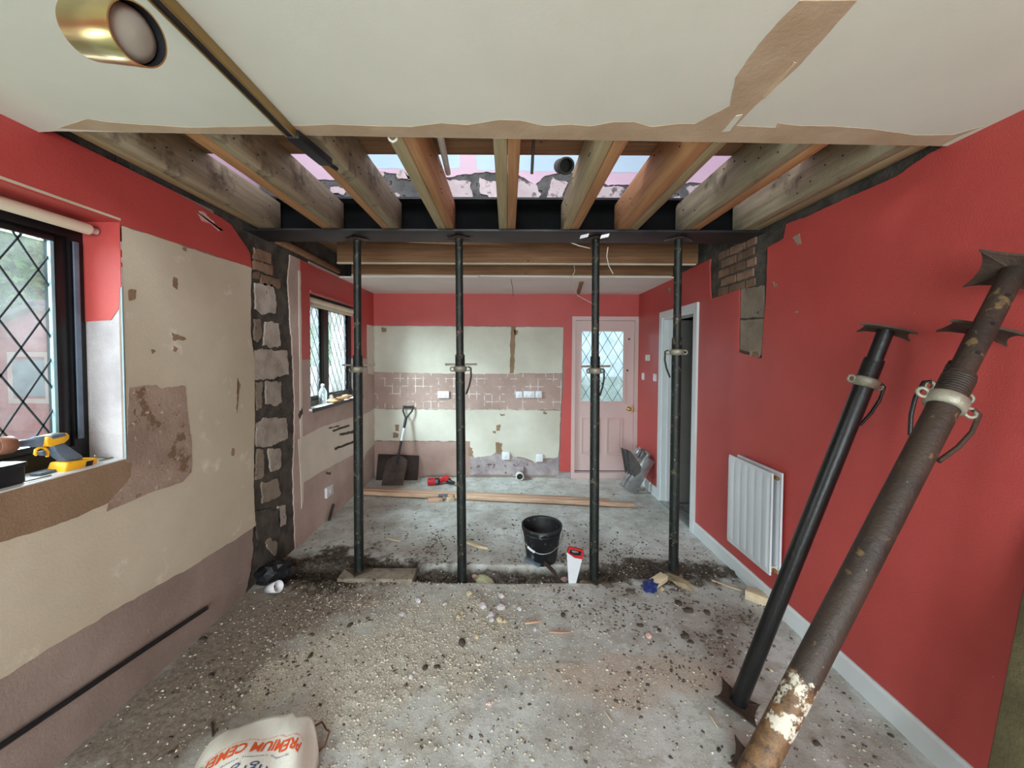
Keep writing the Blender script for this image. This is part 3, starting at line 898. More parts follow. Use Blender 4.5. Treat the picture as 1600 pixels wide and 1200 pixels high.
patch('rubble_skirt', PB, [(bx(872), bz(740)), (bx(893), bz(738)), (bx(893), -.02), (bx(870), -.02)], .018, LILACPL, wall_back, .006, 0)
for (px, py, w, h) in ((600, 515, 9, 6), (772, 676, 5, 4), (778, 668, 6, 9), (779, 700, 10, 18), (735, 706, 6, 14), (620, 668, 6, 10), (618, 680, 8, 8), (806, 520, 6, 8), (785, 648, 8, 3), (852, 645, 6, 3)):
    patch('plaster_chip', PB, qb([(px - w / 2, py - h / 2), (px + w / 2, py - h / 2.4), (px + w / 2.2, py + h / 2), (px - w / 2.5, py + h / 2)]), .0095, BROWNPL, wall_back, .014, 0, step=.006, freq=30)
# the kitchen's back door
door1 = struct(MB().box((BX0, YB - .012, .0), (BX0 + .045, YB + .07, BZ1 - .05)).box((BX1 - .045, YB - .012, 0), (BX1, YB + .07, BZ1 - .05)).box((BX0, YB - .012, BZ1 - .05), (BX1, YB + .07, BZ1))
               .box((BX0, YB - .015, -.02), (BX1, YB + .07, bz(738) + .0)).build('door_1', DOORW))
tag(door1, 'pale pink glazed back door with brass knob')
lx0, lx1, lz0, lz1 = BX0 + .05, BX1 - .05, bz(735), BZ1 - .055
gx0, gx1, gz0, gz1 = bx(908), bx(975), bz(627), bz(516)
lf = MB()
for (a0, a1, c0, c1) in ((lx0, gx0, lz0, lz1), (gx1, lx1, lz0, lz1), (gx0, gx1, lz0, gz0), (gx0, gx1, gz1, lz1)):
    lf.box((a0, YB + .015, c0), (a1, YB + .055, c1))
leaf = lf.build('leaf', DOORW, door1)
gb = MB()
for (a0, a1, c0, c1) in ((gx0 - .02, gx0 + .008, gz0 - .02, gz1 + .02), (gx1 - .008, gx1 + .02, gz0 - .02, gz1 + .02), (gx0 + .008, gx1 - .008, gz0 - .02, gz0 + .008), (gx0 + .008, gx1 - .008, gz1 - .008, gz1 + .02)):
    gb.box((a0, YB + .003, c0), (a1, YB + .016, c1))
gb.build('glazing_bead', DOORW, leaf)
for (a, b) in ((909, 938), (949, 974)):
    xa, xb_, za, zb_ = bx(a), bx(b), bz(710), bz(651)
    m = MB()
    for (u0, u1, c0, c1) in ((xa, xa + .015, za, zb_), (xb_ - .015, xb_, za, zb_), (xa + .015, xb_ - .015, za, za + .015), (xa + .015, xb_ - .015, zb_ - .015, zb_)):
        m.box((u0, YB + .006, c0), (u1, YB + .016, c1))
    m.box((xa + .035, YB + .008, za + .035), (xb_ - .035, YB + .016, zb_ - .035))
    m.build('door_panel', DOORW, leaf)
MB().box((gx0, YB + .03, gz0), (gx1, YB + .036, gz1)).build('pane', OBSC, door1)
leading(gx0, gx1, gz0, gz1, YB + .022, .14, .235, .0028, 'y').build('leading', LEAD, door1)
MB().box((lx0, YB + .02, lz0 - .014), (lx1, YB + .05, lz0)).build('gap_shade', BLACK, door1)  # black strip painted in for the dark gap below the leaf
kx, kz = bx(983), bz(638)
MK = Matrix.Translation((kx, YB + .015, kz)) @ Matrix.Rotation(PI / 2, 4, 'X')
MB().lathe([(0, 0), (.026, 0), (.026, .006), (.011, .01), (.011, .035), (.022, .045), (.026, .058), (.02, .07), (0, .073)], 18, MK).build('knob', BRASS, door1)
MB().box((bx(988), YB + .0, bz(644)), (bx(990.5), YB + .016, bz(632))).build('lock_plate', BRASS, door1)
for (a, b) in ((983, 529), (981, 578)):
    MB().lathe([(0, 0), (.012, 0), (.012, .008), (0, .009)], 12, Matrix.Translation((bx(a), YB + .016, bz(b))) @ Matrix.Rotation(PI / 2, 4, 'X')).build('bolt_cap', BLACK, door1)

# ================================================================== REAR WALL (behind the camera, patio opening)
rw = MB()
rw.box((-2.05, -2.7, -.12), (-1.35, -2.6, 2.66)).box((1.4, -2.7, -.12), (XRB + .13, -2.6, 2.66)).box((-1.35, -2.7, 2.2), (1.4, -2.6, 2.66))
struct(rw.build('wall_rear', CREAM))

# ================================================================== CEILINGS
ZC = 2.42
ce0, ce1 = P(90, 205, 'z', ZC), P(1520, 229, 'z', ZC)
cpoly = [(-1.76, -2.62), (XRB, -2.62), (XRB, ce1.y - .01), (ce1.x, ce1.y), (ce0.x, ce0.y), (-1.76, ce0.y + .01)]
cm = MB().prism([(a, b, ZC) for (a, b) in cpoly], (0, 0, .0125))
ceiling = struct(cm.build('ceiling', CEIL))
tag(ceiling, 'white plasterboard ceiling with torn brown edge')
zp = lambda pts: [((lambda p: (p.x, p.y))(P(a, b, 'z', ZC))) for (a, b) in pts]
PZ = ('z', ZC, -1)
edge_top = [(90, 200), (137, 185), (165, 190), (200, 193), (300, 199), (400, 197), (470, 196), (520, 194), (575, 196), (640, 198), (690, 192), (730, 195), (780, 187), (812, 188), (850, 196), (890, 194), (922, 197), (960, 190), (990, 190), (1018, 198), (1060, 193), (1085, 193)]
diag_l = [(1120, 175), (1140, 165), (1150, 120), (1185, 70), (1215, 35), (1250, 0)]
diag_r = [(1340, 0), (1300, 45), (1250, 100), (1180, 165), (1150, 196)]
edge_r = [(1212, 199), (1215, 192), (1245, 196), (1300, 197), (1360, 201), (1430, 211), (1490, 210), (1536, 197), (1500, 212), (1470, 228)]
edge_b = [(1400, 226.5), (1000, 219.5), (600, 212.5), (200, 206)]
patch('torn_strip', PZ, zp(edge_top + diag_l + diag_r + edge_r + edge_b), .0012, PAPER, ceiling, .0018, 0, step=.012, freq=22)
# loose fibres along the diagonal cut
patch('paper_flap', PZ, zp([(1128, 205), (1150, 180), (1160, 178), (1140, 204)]), .003, CEIL, ceiling, .003, 0, step=.008)
patch('paper_flap', PZ, zp([(1190, 150), (1240, 95), (1245, 97), (1196, 152)]), .003, mat('tan_paper', (186, 166, 132), (200, 182, 150), 8, .9), ceiling, .003, 0, step=.008)
# kitchen ceiling
ZK = 2.40
kc = [(XL - .01, 5.26), (XL - .01, 4.20), (-1.2, 4.16), (-.3, 4.15), (-.28, 4.11), (.1, 4.12), (.6, 4.14), (1.2, 4.12), (XR + .01, 4.13), (XR + .01, 5.26)]
kcp = ragged(kc, .012, .03, 3.0, 9, keep=lambda a, b: b > 4.6)
ceil2 = struct(MB().prism([(p.x, p.y, ZK) for p in kcp], (0, 0, .014)).build('ceiling', CEILK))
tag(ceil2, 'kitchen ceiling with a broken front edge')

# ================================================================== STEEL, JOISTS, UPPER WALL
fl0, fl1, FZ = 2.70, 2.97, 2.425
sb = empty('steel_beam', (0, 2.83, FZ), 'long black steel beam across the room on four props', 'beam')
MB().box((-1.765, fl0, FZ), (1.73, fl1, FZ + .014)).build('bottom_flange', STEEL, sb, .002)
MB().box((-1.76, fl0 + .04, FZ + .225), (1.72, fl1 - .04, FZ + .239)).build('top_flange', STEEL, sb)
MB().box((-1.76, 2.828, FZ + .014), (1.72, 2.842, FZ + .225)).build('web', BSTEEL, sb)
for (px, py) in ((1003 - 90, 375), (945, 375)):
    pt = P(px, 369, 'y', fl0 - .004)
    MB().obox(pt, (.028, 0, .006), (0, .004, 0), (.004, 0, .012)).build('paint_splash', SOCK, sb, .003)

JB, JH = FZ + .0145, .195
joists = [(-1.66, -1.55, 'leftmost timber joist beside the left wall', WOLD, WGREY), (-1.235, -1.12, 'second timber joist from the left wall, speckled grey side', WORG, WGREY),
          (-.835, -.725, 'third timber joist from the left, running over the track light end', WORG, WGREY), (-.468, -.36, 'fourth joist from the left, between the cable loop and white conduit', WPALE, WORG),
          (-.06, .048, 'fifth joist from the left, pale beside orange timber, in the middle', WPALE, WORG), (.362, .470, 'sixth joist from the left, beside the open black pipe', WPALE, WORG),
          (.728, .86, 'wide orange joist, seventh from the left', WORG, WOLD), (1.148, 1.27, 'eighth joist from the left, dusty grey left face', WGREY, WORG),
          (1.54, 1.67, 'rightmost timber joist beside the red wall', WGREY, WOLD)]
for i, (xa, xb_, lb, ma, mb_) in enumerate(joists):
    j = empty('ceiling_joist', ((xa + xb_) / 2, 2.0, JB), lb, 'joist', 'double joists bearing on the steel beam')
    mid = xa + (xb_ - xa) * (.5 + .06 * math.sin(i * 2.3))
    ye = 2.80
    MB().box((xa, -1.2, JB), (mid - .001, ye, JB + JH)).build('timber', ma, j, .003, 1)
    MB().box((mid + .001, -1.2, JB + .002 * (i % 2)), (xb_, ye - .02, JB + JH)).build('timber', mb_, j, .003, 1)
    nl = MB()
    for k in range(9):
        yy = random.uniform(1.6, 2.7); zz = JB + random.uniform(.03, .17)
        for xx, sg in ((xa, -1), (xb_, 1)):
            nl.tube([(xx - sg * .004, yy, zz), (xx + sg * .004, yy, zz)], .0035, 5)
    tag(nl.build('nails', BLACK, j), kind='stuff')

# floorboards left in place overhead, seen edge-on between the joists
for k, lb in enumerate(('floorboard nearest the opening over the joists', 'second floorboard back from the opening over the joists', 'third floorboard back from the opening over the joists', 'fourth floorboard back from the opening, above the ceiling edge')):
    y1 = 2.115 - k * .128
    fb = MB().box((-1.75, y1 - .124, JB + JH + .001), (1.70, y1, JB + JH + .021)).build('floorboard', WOODXF, None, .002, 1)
    tag(fb, lb, 'floorboard', 'floorboards over the joists')
# boards over the kitchen
struct(MB().box((-1.75, 3.02, 2.640), (1.70, 5.3, 2.662)).build('floor', WOODXK))

# upper storey wall standing on the steel
UZ = FZ + .239
GMORT = mat('grey_rough_mortar', (70, 73, 73), (112, 114, 113), 10, .97, 1.0, 40, specks=(((48, 46, 42), 20, .60, .05),))
uw = struct(MB().box((-1.74, 2.86, UZ), (1.70, 2.98, 4.4)).build('wall_upper', GMORT))
PU = ('y', 2.86, -1)
uq = lambda pts: [((lambda p: (p.x, p.z))(P(a, b, 'y', 2.86))) for (a, b) in pts]
PLANES['U'] = PU
pinkb = uq([(400, 272), (520, 284), (580, 276), (600, 270), (660, 275), (700, 278), (760, 268), (810, 274), (835, 290), (852, 276), (890, 268), (950, 290), (990, 288), (1050, 285), (1100, 285), (1190, 300)])
patch('pink_paint', PU, [(-1.74, 4.39), (-1.74, pinkb[0][1])] + [p for p in pinkb if -1.70 < p[0] < 1.66] + [(1.70, pinkb[-1][1]), (1.70, 4.39)], .008, PINKW, uw, .010, 0, step=.02, freq=26,  keep=lambda a, b: b > 3.3)
for (a0, a1, y) in ((578, 718, 264), (745, 775, 266), (800, 908, 268), (955, 1018, 270)):
    patch('blue_paint', PU, uq([(a0, 180), (a0, y), ((a0 + a1) / 2, y + 1), (a1, y), (a1, 180)]), .0095, BLUEW, uw, .006, 0)
for q in ([(520, 294), (538, 297), (536, 303), (520, 301)], [(588, 268), (600, 270), (598, 282), (588, 281)], [(622, 268), (636, 266), (640, 282), (624, 280)], [(600, 305), (621, 306), (620, 316), (604, 314)], [(700, 286), (732, 284), (735, 312), (722, 316), (702, 304)],
          [(752, 285), (778, 288), (780, 318), (762, 306), (752, 300)], [(806, 284), (835, 292), (842, 304), (832, 318), (806, 312)], [(864, 280), (884, 288), (872, 314), (858, 308)], [(932, 295), (968, 296), (968, 306), (950, 318), (928, 308)], [(1050, 312), (1062, 308), (1062, 320), (1052, 322)], [(1075, 296), (1095, 290), (1100, 300), (1082, 308)]):
    cxm, cym = sum(a for a, b in q) / len(q), sum(b for a, b in q) / len(q)
    patch('block', PU, uq([(cxm + (a - cxm) * 1.22, cym + (b - cym) * 1.2) for a, b in q]), .012, BLOCKW, uw, .016, 0, step=.012, freq=20)
# plain upper room shell
us = MB()
us.box((-1.85, -1.3, 2.67), (-1.76, 3.0, 4.5)).box((1.72, -1.3, 2.67), (1.8, 3.0, 4.5)).box((-1.85, -1.4, 2.67), (1.8, -1.3, 4.5)).box((-1.85, -1.4, 4.5), (1.8, 3.0, 4.55))
struct(us.build('wall_upper_sides', PINKW))
# infill behind the ceiling edge left and right of the joists
struct(MB().box((-1.85, -1.3, 2.655), (-1.655, 3.0, 2.67)).box((1.665, -1.3, 2.655), (1.8, 3.0, 2.67)).build('trim_1', MORTAR))

# kitchen joists running across
for (y, lb, xa) in ((3.61, 'first brown joist across the kitchen, just behind the steel beam', -1.52), (4.15, 'second brown joist across the kitchen, at the broken ceiling edge', -1.60)):
    j = empty('kitchen_joist', (0, y, 2.41), lb, 'joist')
    MB().box((xa, y, 2.425), (XR - .01, y + .048, 2.625)).build('timber', WOODXK, j, .003, 1)
    MB().box((xa, y - .004, 2.414), (XR - .03, y + .03, 2.4245)).build('board_strip', CREAM, j)
lg = MB().box((-1.735, 3.02, 2.428), (-1.70, 4.12, 2.475)).build('wall_batten', WOODXK, None, .003, 1)
tag(lg, 'brown batten along the left wall top behind the column', 'batten')
# pipes and cables between the joists
o = MB().tube([P(690, 160, 'z', 2.58), P(688, 213, 'y', 1.75), P(700, 270, 'y', 2.35)], .016, 12).build('conduit', PIPEW)
tag(o, 'pale grey conduit tube hanging beside the fourth joist', 'pipe')
o = MB().tube([P(835, 195, 'y', 1.7), P(833, 230, 'y', 1.75), P(831, 272, 'y', 1.8)], .0065, 8).build('metal_rod', PIPEK)
tag(o, 'short dark rod hanging down right of the middle joist', 'rod')
pc = P(885, 259, 'y', 2.30)
M = Matrix.Translation(pc) @ Vector((.05, -1, -.45)).to_track_quat('Z', 'Y').to_matrix().to_4x4()
o = empty('waste_pipe', pc, 'open black pipe end poking down between fifth and sixth joists', 'pipe', M=M)
MB().lathe([(.037, 0), (.046, 0), (.047, -.04), (.042, -.046), (.042, -.20), (.036, -.20), (.036, -.01), (.037, 0)], 24, M).build('pipe_socket', PIPEK, o)
MB().lathe([(0, -.10), (.0365, -.10)], 24, M).build('pipe_dark_inside', BLACK, o)
ca = [P(606, 200, 'y', 1.56), P(606, 212, 'y', 1.56), P(609, 219, 'y', 1.56), P(614, 222, 'y', 1.56), P(619, 219, 'y', 1.56), P(621, 211, 'y', 1.56), P(621, 200, 'y', 1.56)]
tag(MB().tube(ca, .005, 6).build('cable', CABLE), 'white cable loop at the ceiling edge by the fourth joist', 'cable')
ca = [P(889, 378, 'y', 2.99), P(905, 384, 'y', 2.99), P(922, 388, 'y', 3.0)]
tag(MB().tube(ca, .004, 6).build('cable', CABLE), 'short pale cable tail left of the third prop head', 'cable')
ca = [P(950, 386, 'y', 3.02), P(948, 400, 'y', 3.05), P(951, 415, 'y', 3.1), P(958, 428, 'y', 3.1)]
tag(MB().tube(ca, .004, 6).build('cable', CABLE), 'pale cable hanging right of the third prop head', 'cable')
ca = [P(897, 412, 'y', 4.1), P(898, 424, 'y', 4.1), P(893, 434, 'y', 4.1), P(893, 445, 'y', 4.3), P(903, 462, 'y', 4.6), P(925, 474, 'y', 4.7)]
tag(MB().tube(ca, .004, 6).build('cable', CABLE), 'thin cable drooping from the kitchen ceiling left of third prop', 'cable')
ca = [P(798, 434, 'y', 4.2), P(801, 450, 'y', 4.5), P(802, 463, 'y', 4.8)]
tag(MB().tube(ca, .003, 6).build('cable', PIPEK), 'thin dark cable over the chased slot in the back wall', 'cable')
pa, pb = P(909, 440, 'z', ZK - .003), P(903, 459, 'z', ZK - .003)
o = MB().obox((pa + pb) / 2 - Vector((0, 0, .004)), (pb - pa) / 2, (.022, 0, 0), (0, 0, .005)).build('timber_lath', WOODXK, None, .002)
tag(o, 'brown lath stub on the kitchen ceiling left of the third prop', 'lath')

# ================================================================== TRACK LIGHT
RX = -.785
ra = P(465, 214, 'z', 2.40).y
tl = empty('track_light', (RX, .9, 2.41), 'brass and black ceiling track with one spotlight', 'track light')
MB().box((RX - .016, -.4, 2.392), (RX + .006, ra, 2.4185)).build('groove', BLACK, tl)
MB().box((RX - .021, -.4, 2.388), (RX - .016, ra, 2.4185)).build('rail', BRASSD, tl)
MB().box((RX + .006, -.4, 2.388), (RX + .015, ra, 2.4185)).build('rail', BRASSD, tl, .0015)
e0, e1, e2 = Vector((RX, ra - .01, 2.400)), P(508, 252, 'z', 2.395), P(526, 264, 'z', 2.395)
MB().obox((e0 + e1) / 2, (e1 - e0) / 2 * 1.1, (.026, 0, 0), (0, 0, .016)).build('end_connector', BLACK, tl, .006)
MB().tube([e1 - (e2 - e1) * .2, e2], .009, 10).build('cable_gland', BLACK, tl)
hc = P(180, 56, 'y', .70)
fc_ = P(217, 54, 'y', .68)
ax = None
for k in range(400):          # back of the can: same lamp length, further from the eye
    bk_ = P(146, 47, 'y', .66 + k * .001)
    if (bk_ - fc_).length > .098 and bk_.y > fc_.y - .05:
        ax = (fc_ - bk_).normalized()
        break
fz = P(213, 55, 'y', .66)
Mh = Matrix.Translation(fc_ - ax * .055) @ ax.to_track_quat('Z', 'Y').to_matrix().to_4x4()
R_ = .045
cb = MB().lathe([(R_ - .003, -.055), (R_, -.052), (R_, .055)], 40, Mh)
cb.lathe([(0, -.055), (R_ - .003, -.055)], 40, Mh).lathe([(R_, .055), (R_ - .0025, .055)], 40, Mh)
can = cb.build('spotlight_can', BRASS, tl)
MB().lathe([(R_ - .0026, .055), (R_ - .0028, -.02)], 40, Mh).build('inner_rim', BLACK, can)
MB().lathe([(R_ - .0032, .030), (R_ - .006, .039), (R_ * .6, .046), (0, .048)], 32, Mh).build('bulb', BULB, can)
hcw = Mh @ Vector((0, 0, 0))
MB().tube([(hcw.x - .015, hcw.y + .0, hcw.z + .045), (hcw.x - .02, hcw.y + .01, hcw.z + .10), (RX, hcw.y + .06, 2.385)], .010, 10).build('stem', BLACK, tl)


# ================================================================== PROPS
def star_plate(M, r, droop, th=.008):
    mb = MB()
    n = 40
    vs = []
    for lv in (0, 1):
        for k in range(n):
            an = 2 * PI * k / n
            ca_, sa_ = math.cos(an), math.sin(an)
            ax_, ay_ = math.copysign(abs(ca_) ** 2.7, ca_), math.copysign(abs(sa_) ** 2.7, sa_)
            rr = r * math.hypot(ax_, ay_)
            zz = droop * (rr / r) ** 3
            vs.append(M @ Vector((r * ax_, r * ay_, zz + lv * th)))
    c0, c1 = len(vs), len(vs) + 1
    vs += [M @ Vector((0, 0, 0)), M @ Vector((0, 0, th))]
    fs = []
    for k in range(n):
        k2 = (k + 1) % n
        fs += [(c0, k2, k), (c1, n + k, n + k2), (k, k2, n + k2, n + k)]
    mb.add(vs, fs)
    return mb


def prop(label, base, top, zc, m_out, m_in, r=.033, pin_ang=0.0, handle_ang=0.4, group=None, spin=0.0, splash=None, plate_r=.125, pin=True):
    """adjustable steel prop; zc = height of the collar along it"""
    base, top = Vector(base), Vector(top)
    d = top - base
    L = d.length
    dn = d.normalized()
    xa_ = (Vector((1, 0, 0)) - dn * dn.x).normalized()
    M = Matrix.Translation(base) @ Matrix((xa_, dn.cross(xa_), dn)).transposed().to_4x4() @ Matrix.Rotation(spin, 4, 'Z')
    e = empty('steel_prop', base, label, 'prop', group, M=M)
    I = M
    T = lambda z: M @ Vector((0, 0, z))
    MB().tube([T(.006), T(zc + .10)], r, 20).build('outer_tube', m_out, e)
    MB().tube([T(zc + .05), T(L - .006)], r * .80, 18).build('inner_tube', m_in, e)
    thr = MB()
    for k in range(9):
        z = zc + .022 + k * .008
        thr.lathe([(r, z - .003), (r + .0022, z), (r, z + .003)], 18, M)
    tag(thr.build('thread', m_out, e), kind='stuff')
    cl = MB().lathe([(r + .001, zc - .022), (r + .011, zc - .02), (r + .012, zc + .012), (r + .008, zc + .018), (r + .001, zc + .02)], 22, M)
    for an in (handle_ang, handle_ang + PI):
        c = Vector((math.cos(an) * (r + .022), math.sin(an) * (r + .022), zc - .002))
        t = Vector((math.cos(an), math.sin(an), 0))
        u = Vector((0, 0, 1))
        cl.tube([M @ (c + (t * math.cos(q) + u * math.sin(q)) * .014) for q in [2 * PI * k / 12 for k in range(13)]], .0055, 7, False)
    col = cl.build('collar_nut', ZINC, e)
    an = handle_ang
    p0 = Vector((math.cos(an) * (r + .03), math.sin(an) * (r + .03), zc + .004))
    t = Vector((math.cos(an), math.sin(an), 0))
    MB().tube([M @ (p0 + t * -.006 + Vector((0, 0, .008))), M @ (p0 + t * .012), M @ (p0 + t * .014 + Vector((0, 0, -.06))), M @ (p0 + t * .002 + Vector((0, 0, -.12))), M @ (p0 - t * .022 + Vector((0, 0, -.185)))], .0065, 8).build('handle', m_in, col)
    if pin:
        t = Vector((math.cos(pin_ang), math.sin(pin_ang), 0))
        MB().tube([M @ (t * -.105 + Vector((0, 0, zc + .03))), M @ (t * .12 + Vector((0, 0, zc + .03)))], .007, 8).build('pin', ZINC, e)
    star_plate(M, plate_r, .012).build('base_plate', PLATE, e)
    star_plate(M @ Matrix.Translation((0, 0, L - .010)), plate_r, -.014).build('top_plate', PLATE, e)
    hl = MB()
    z = zc + .17
    while z < L - .08:
        for s in (0, PI):
            Mq = M @ Matrix.Translation((0, 0, z)) @ Matrix.Rotation(PI / 2, 4, 'Y') @ Matrix.Rotation(0, 4, 'Z')
            a = Vector((math.cos(s + 1.2), math.sin(s + 1.2), 0))
            c = M @ (Vector((0, 0, z)) + a * (r * .80 - .001))
            hl.tube([c, c + (M.to_3x3() @ a) * .0015], .007, 8)
        z += .11
    tag(hl.build('pin_holes', BLACK, e), kind='stuff')
    return e


PY_ = 2.84
GR = 'props under the steel beam'
for (bxp, byp, txp, cyp, lb, pa_, ha_, pn) in ((561, 893, 558, 577, 'first prop from the left, standing on the timber pad', 0.5, 2.9, True), (722, 911, 717, 576, 'second prop from the left, with a long crossways pin', 0.0, .15, True),
                                           (928, 906, 931, 579, 'third prop from the left, in front of the back door', .3, .4, True), (1052, 892, 1060, 550, 'rightmost standing prop, in front of the hall doorway', .9, 2.7, False)):
    PYi = 2.885 if bxp == 561 else PY_
    bpt = P(bxp, byp, 'y', PYi)
    if bxp == 561: bpt.z = .029
    tpt = P(txp, 372, 'y', PYi); tpt.z = FZ - .0005
    zc = P(bxp, cyp, 'y', PYi).z - bpt.z
    prop(lb, bpt, tpt, zc, PROPM, PROPM, .033, pa_, ha_, GR, 0, None, .10, pn)


def along(b, t, py):
    """distance along segment b-t at which it crosses pixel row py"""
    best = None
    for k in range(2001):
        q = b.lerp(t, k / 2000)
        c = RC.transposed() @ (q - CAM)
        if c.z > -.01: continue
        y = CY + F * c.y / c.z
        if best is None or abs(y - py) < best[0]:
            best = (abs(y - py), k / 2000)
    return best[1] * (t - b).length


GL = 'spare props leaning on the red wall'
b0, t0 = P(1152, 1100, 'z', .015), P(1386, 512, 'x', 1.575)
prop('black prop leaning on the red wall, furthest left of three', b0, t0, along(b0, t0, 597), PROPB, PROPB, .035, .6, -.2, GL, .1, None, .125, False)
b1, t1 = P(1178, 1207, 'z', .015), P(1534, 512, 'x', 1.575)
prop('black leaning prop mostly hidden behind the rusty one', b1, t1, along(b1, t1, 612), PROPB, PROPB, .036, .6, 2.8, GL, .1, None, .125, False)
t2 = P(1586, 420, 'x', 1.60)
m2 = P(1183, 1200, 'y', 1.0)
dd = (m2 - t2)
b2 = t2 + dd * ((t2.z - .012) / (t2.z - m2.z))
zb2 = along(b2, t2, 1130)
RUSTS = mat('rusty_tube_with_cement', (36, 29, 25), (58, 45, 36), 5, 0.5, 0.4, 60, specks=(((98, 80, 52), 18, 0.62, 0.06), ((150, 136, 92), 50, 0.70, 0.03)))
g = NT(RUSTS)
bsdf = g.n['Principled BSDF']
src = bsdf.inputs['Base Color'].links[0].from_socket
tco = g.add('ShaderNodeTexCoord').outputs['Object']
sz = g.add('ShaderNodeSeparateXYZ')
g.link(tco, sz.inputs[0])
zr0, zr1, zr2, zr3 = [along(b2, t2, q) for q in (1215, 1145, 1100, 1035)]


def band(lo_, hi_, so):
    a_ = g.add('ShaderNodeMapRange'); a_.interpolation_type = 'SMOOTHSTEP'
    a_.inputs[1].default_value, a_.inputs[2].default_value = lo_ - so, lo_ + so
    b_ = g.add('ShaderNodeMapRange'); b_.interpolation_type = 'SMOOTHSTEP'
    b_.inputs[1].default_value, b_.inputs[2].default_value = hi_ - so, hi_ + so
    b_.inputs[3].default_value, b_.inputs[4].default_value = 1, 0
    g.link(sz.outputs[2], a_.inputs[0]); g.link(sz.outputs[2], b_.inputs[0])
    m_ = g.add('ShaderNodeMath', operation='MULTIPLY')
    g.link(a_.outputs[0], m_.inputs[0]); g.link(b_.outputs[0], m_.inputs[1])
    return m_.outputs[0]


def masked(bnd, nz, th, gain):
    m_ = g.add('ShaderNodeMath', operation='MULTIPLY_ADD')
    g.link(bnd, m_.inputs[0]); m_.inputs[1].default_value = gain
    g.link(nz, m_.inputs[2])
    return g.ramp(m_.outputs[0], [(th, (0, 0, 0, 1)), (min(1, th + .05), (1, 1, 1, 1))])


rustc = g.ramp(g.noise(tco, 26, 5, .7), [(.4, lin((76, 54, 36))), (.65, lin((124, 92, 58)))])
col_ = g.mix(masked(band(-1, zr3 - .02, .06), g.noise(tco, 14, 5, .7), .78, .38), src, rustc)
col_ = g.mix(masked(band(zr1, zr3 - .03, .03), g.noise(tco, 20, 5, .7), .80, .30), col_, lin((188, 182, 166)))
g.link(col_, bsdf.inputs['Base Color'])
prop('nearest leaning prop, rusty with pale cement splashes', b2, t2, along(b2, t2, 628), RUSTS, RUSTB, .0365, .6, -.4, GL, .1,
     None, .13, False)

# ================================================================== RADIATOR
ry0, ry1, rz0, rz1 = 2.43, 2.90, .262, .893
rad = empty('radiator', (1.64, (ry0 + ry1) / 2, rz0), 'white fluted double panel radiator on the red wall', 'radiator')


def radpanel(x, y0, y1, z0, z1, th):
    mb = MB()
    n = 66
    prof = []
    for k in range(n + 1):
        y = y0 + (y1 - y0) * k / n
        u = (k % 11) / 11
        dx = .007 * max(0, math.sin(PI * u)) ** .6 if 3 <= k <= n - 3 else 0
        prof.append((x - dx, y))
    vs = []
    for (zz, s) in ((z0, .35), (z0 + .03, .0), (z0 + .05, 1), (z1 - .05, 1), (z1 - .03, 0), (z1, .35)):
        for (xx, y) in prof:
            vs.append((x - (x - xx) * (1 if s == 1 else 0) + (.004 if zz in (z0, z1) else 0), y, zz))
    m = n + 1
    fs = [(r * m + k, (r + 1) * m + k, (r + 1) * m + k + 1, r * m + k + 1) for r in range(5) for k in range(n)]
    mb.add(vs, fs, True)
    mb.box((x + .004, y0, z0), (x + th, y1, z1))
    return mb


radpanel(1.605, ry0, ry1, rz0, rz1, .016).build('front_panel', RADW, rad)
radpanel(1.665, ry0 - .0, ry1, rz0, rz1 + .0, .016).build('back_panel', RADW, rad)
for (a_, b_) in (((1.622, ry0 + .05, rz1 - .04), (1.664, ry0 + .07, rz1 - .02)), ((1.622, ry1 - .07, rz1 - .04), (1.664, ry1 - .05, rz1 - .02)), ((1.622, ry0 + .01, rz0 + .02), (1.664, ry0 + .05, rz0 + .05))):
    MB().box(a_, b_).build('spacer', PIPEW, rad)
for zz in (rz0 + .03, rz1 - .03):
    MB().tube([(1.64, ry0 - .012, zz), (1.64, ry0 + .03, zz)], .012, 12).build('tapping', BRASSD, rad)
for yy in (ry0 + .1, ry1 - .13):
    MB().box((1.682, yy, rz0 + .06), (1.699, yy + .03, rz1 - .06)).build('bracket', GALV, rad)

# ================================================================== WALL PLATES
def plate_y(label, px, py, w, h, name='socket', cat='socket', kind=2):
    x, z = bx(px), bz(py)
    e = empty(name, (x, YB - .006, z), label, cat)
    MB().box((x - w / 2, YB - .018, z - h / 2), (x + w / 2, YB + .002, z + h / 2)).build('faceplate', SOCK, e, .003)
    if kind:
        n = kind
        hm = MB()
        for k in range(n):
            cx = x + (k - (n - 1) / 2) * w / n * .9
            for (dx, dz) in ((0, -.005), (-.011, -.022), (.011, -.022)):
                hm.box((cx + dx - .003, YB - .0192, z + dz - .004), (cx + dx + .003, YB - .0175, z + dz + .004))
            MB().box((cx - .006, YB - .021, z + .012), (cx + .006, YB - .017, z + .026)).build('rocker_switch', SOCK, e, .001)
        tag(hm.build('pin_slots', BLACK, e), kind='stuff')
    return e


plate_y('white double socket on the stripped tile band, left of second prop', 693, 617, .148, .09)
plate_y('white switched plate with a cut corner, left of the row of three', 811.5, 616.5, .088, .086, 'switch_plate', 'switch', 1)
plate_y('white double socket in the middle of the row of three', 827, 616, .148, .088)
plate_y('small white plate at the right of the row of three', 842, 616, .085, .088, 'switch_plate', 'switch', 1)
plate_y('low white single socket near the waste pipe', 791, 712, .1, .1, 'socket', 'socket', 1)
plate_y('low blank white plate right of the waste pipe', 844, 715, .088, .1, 'blank_plate', 'plate', 0)


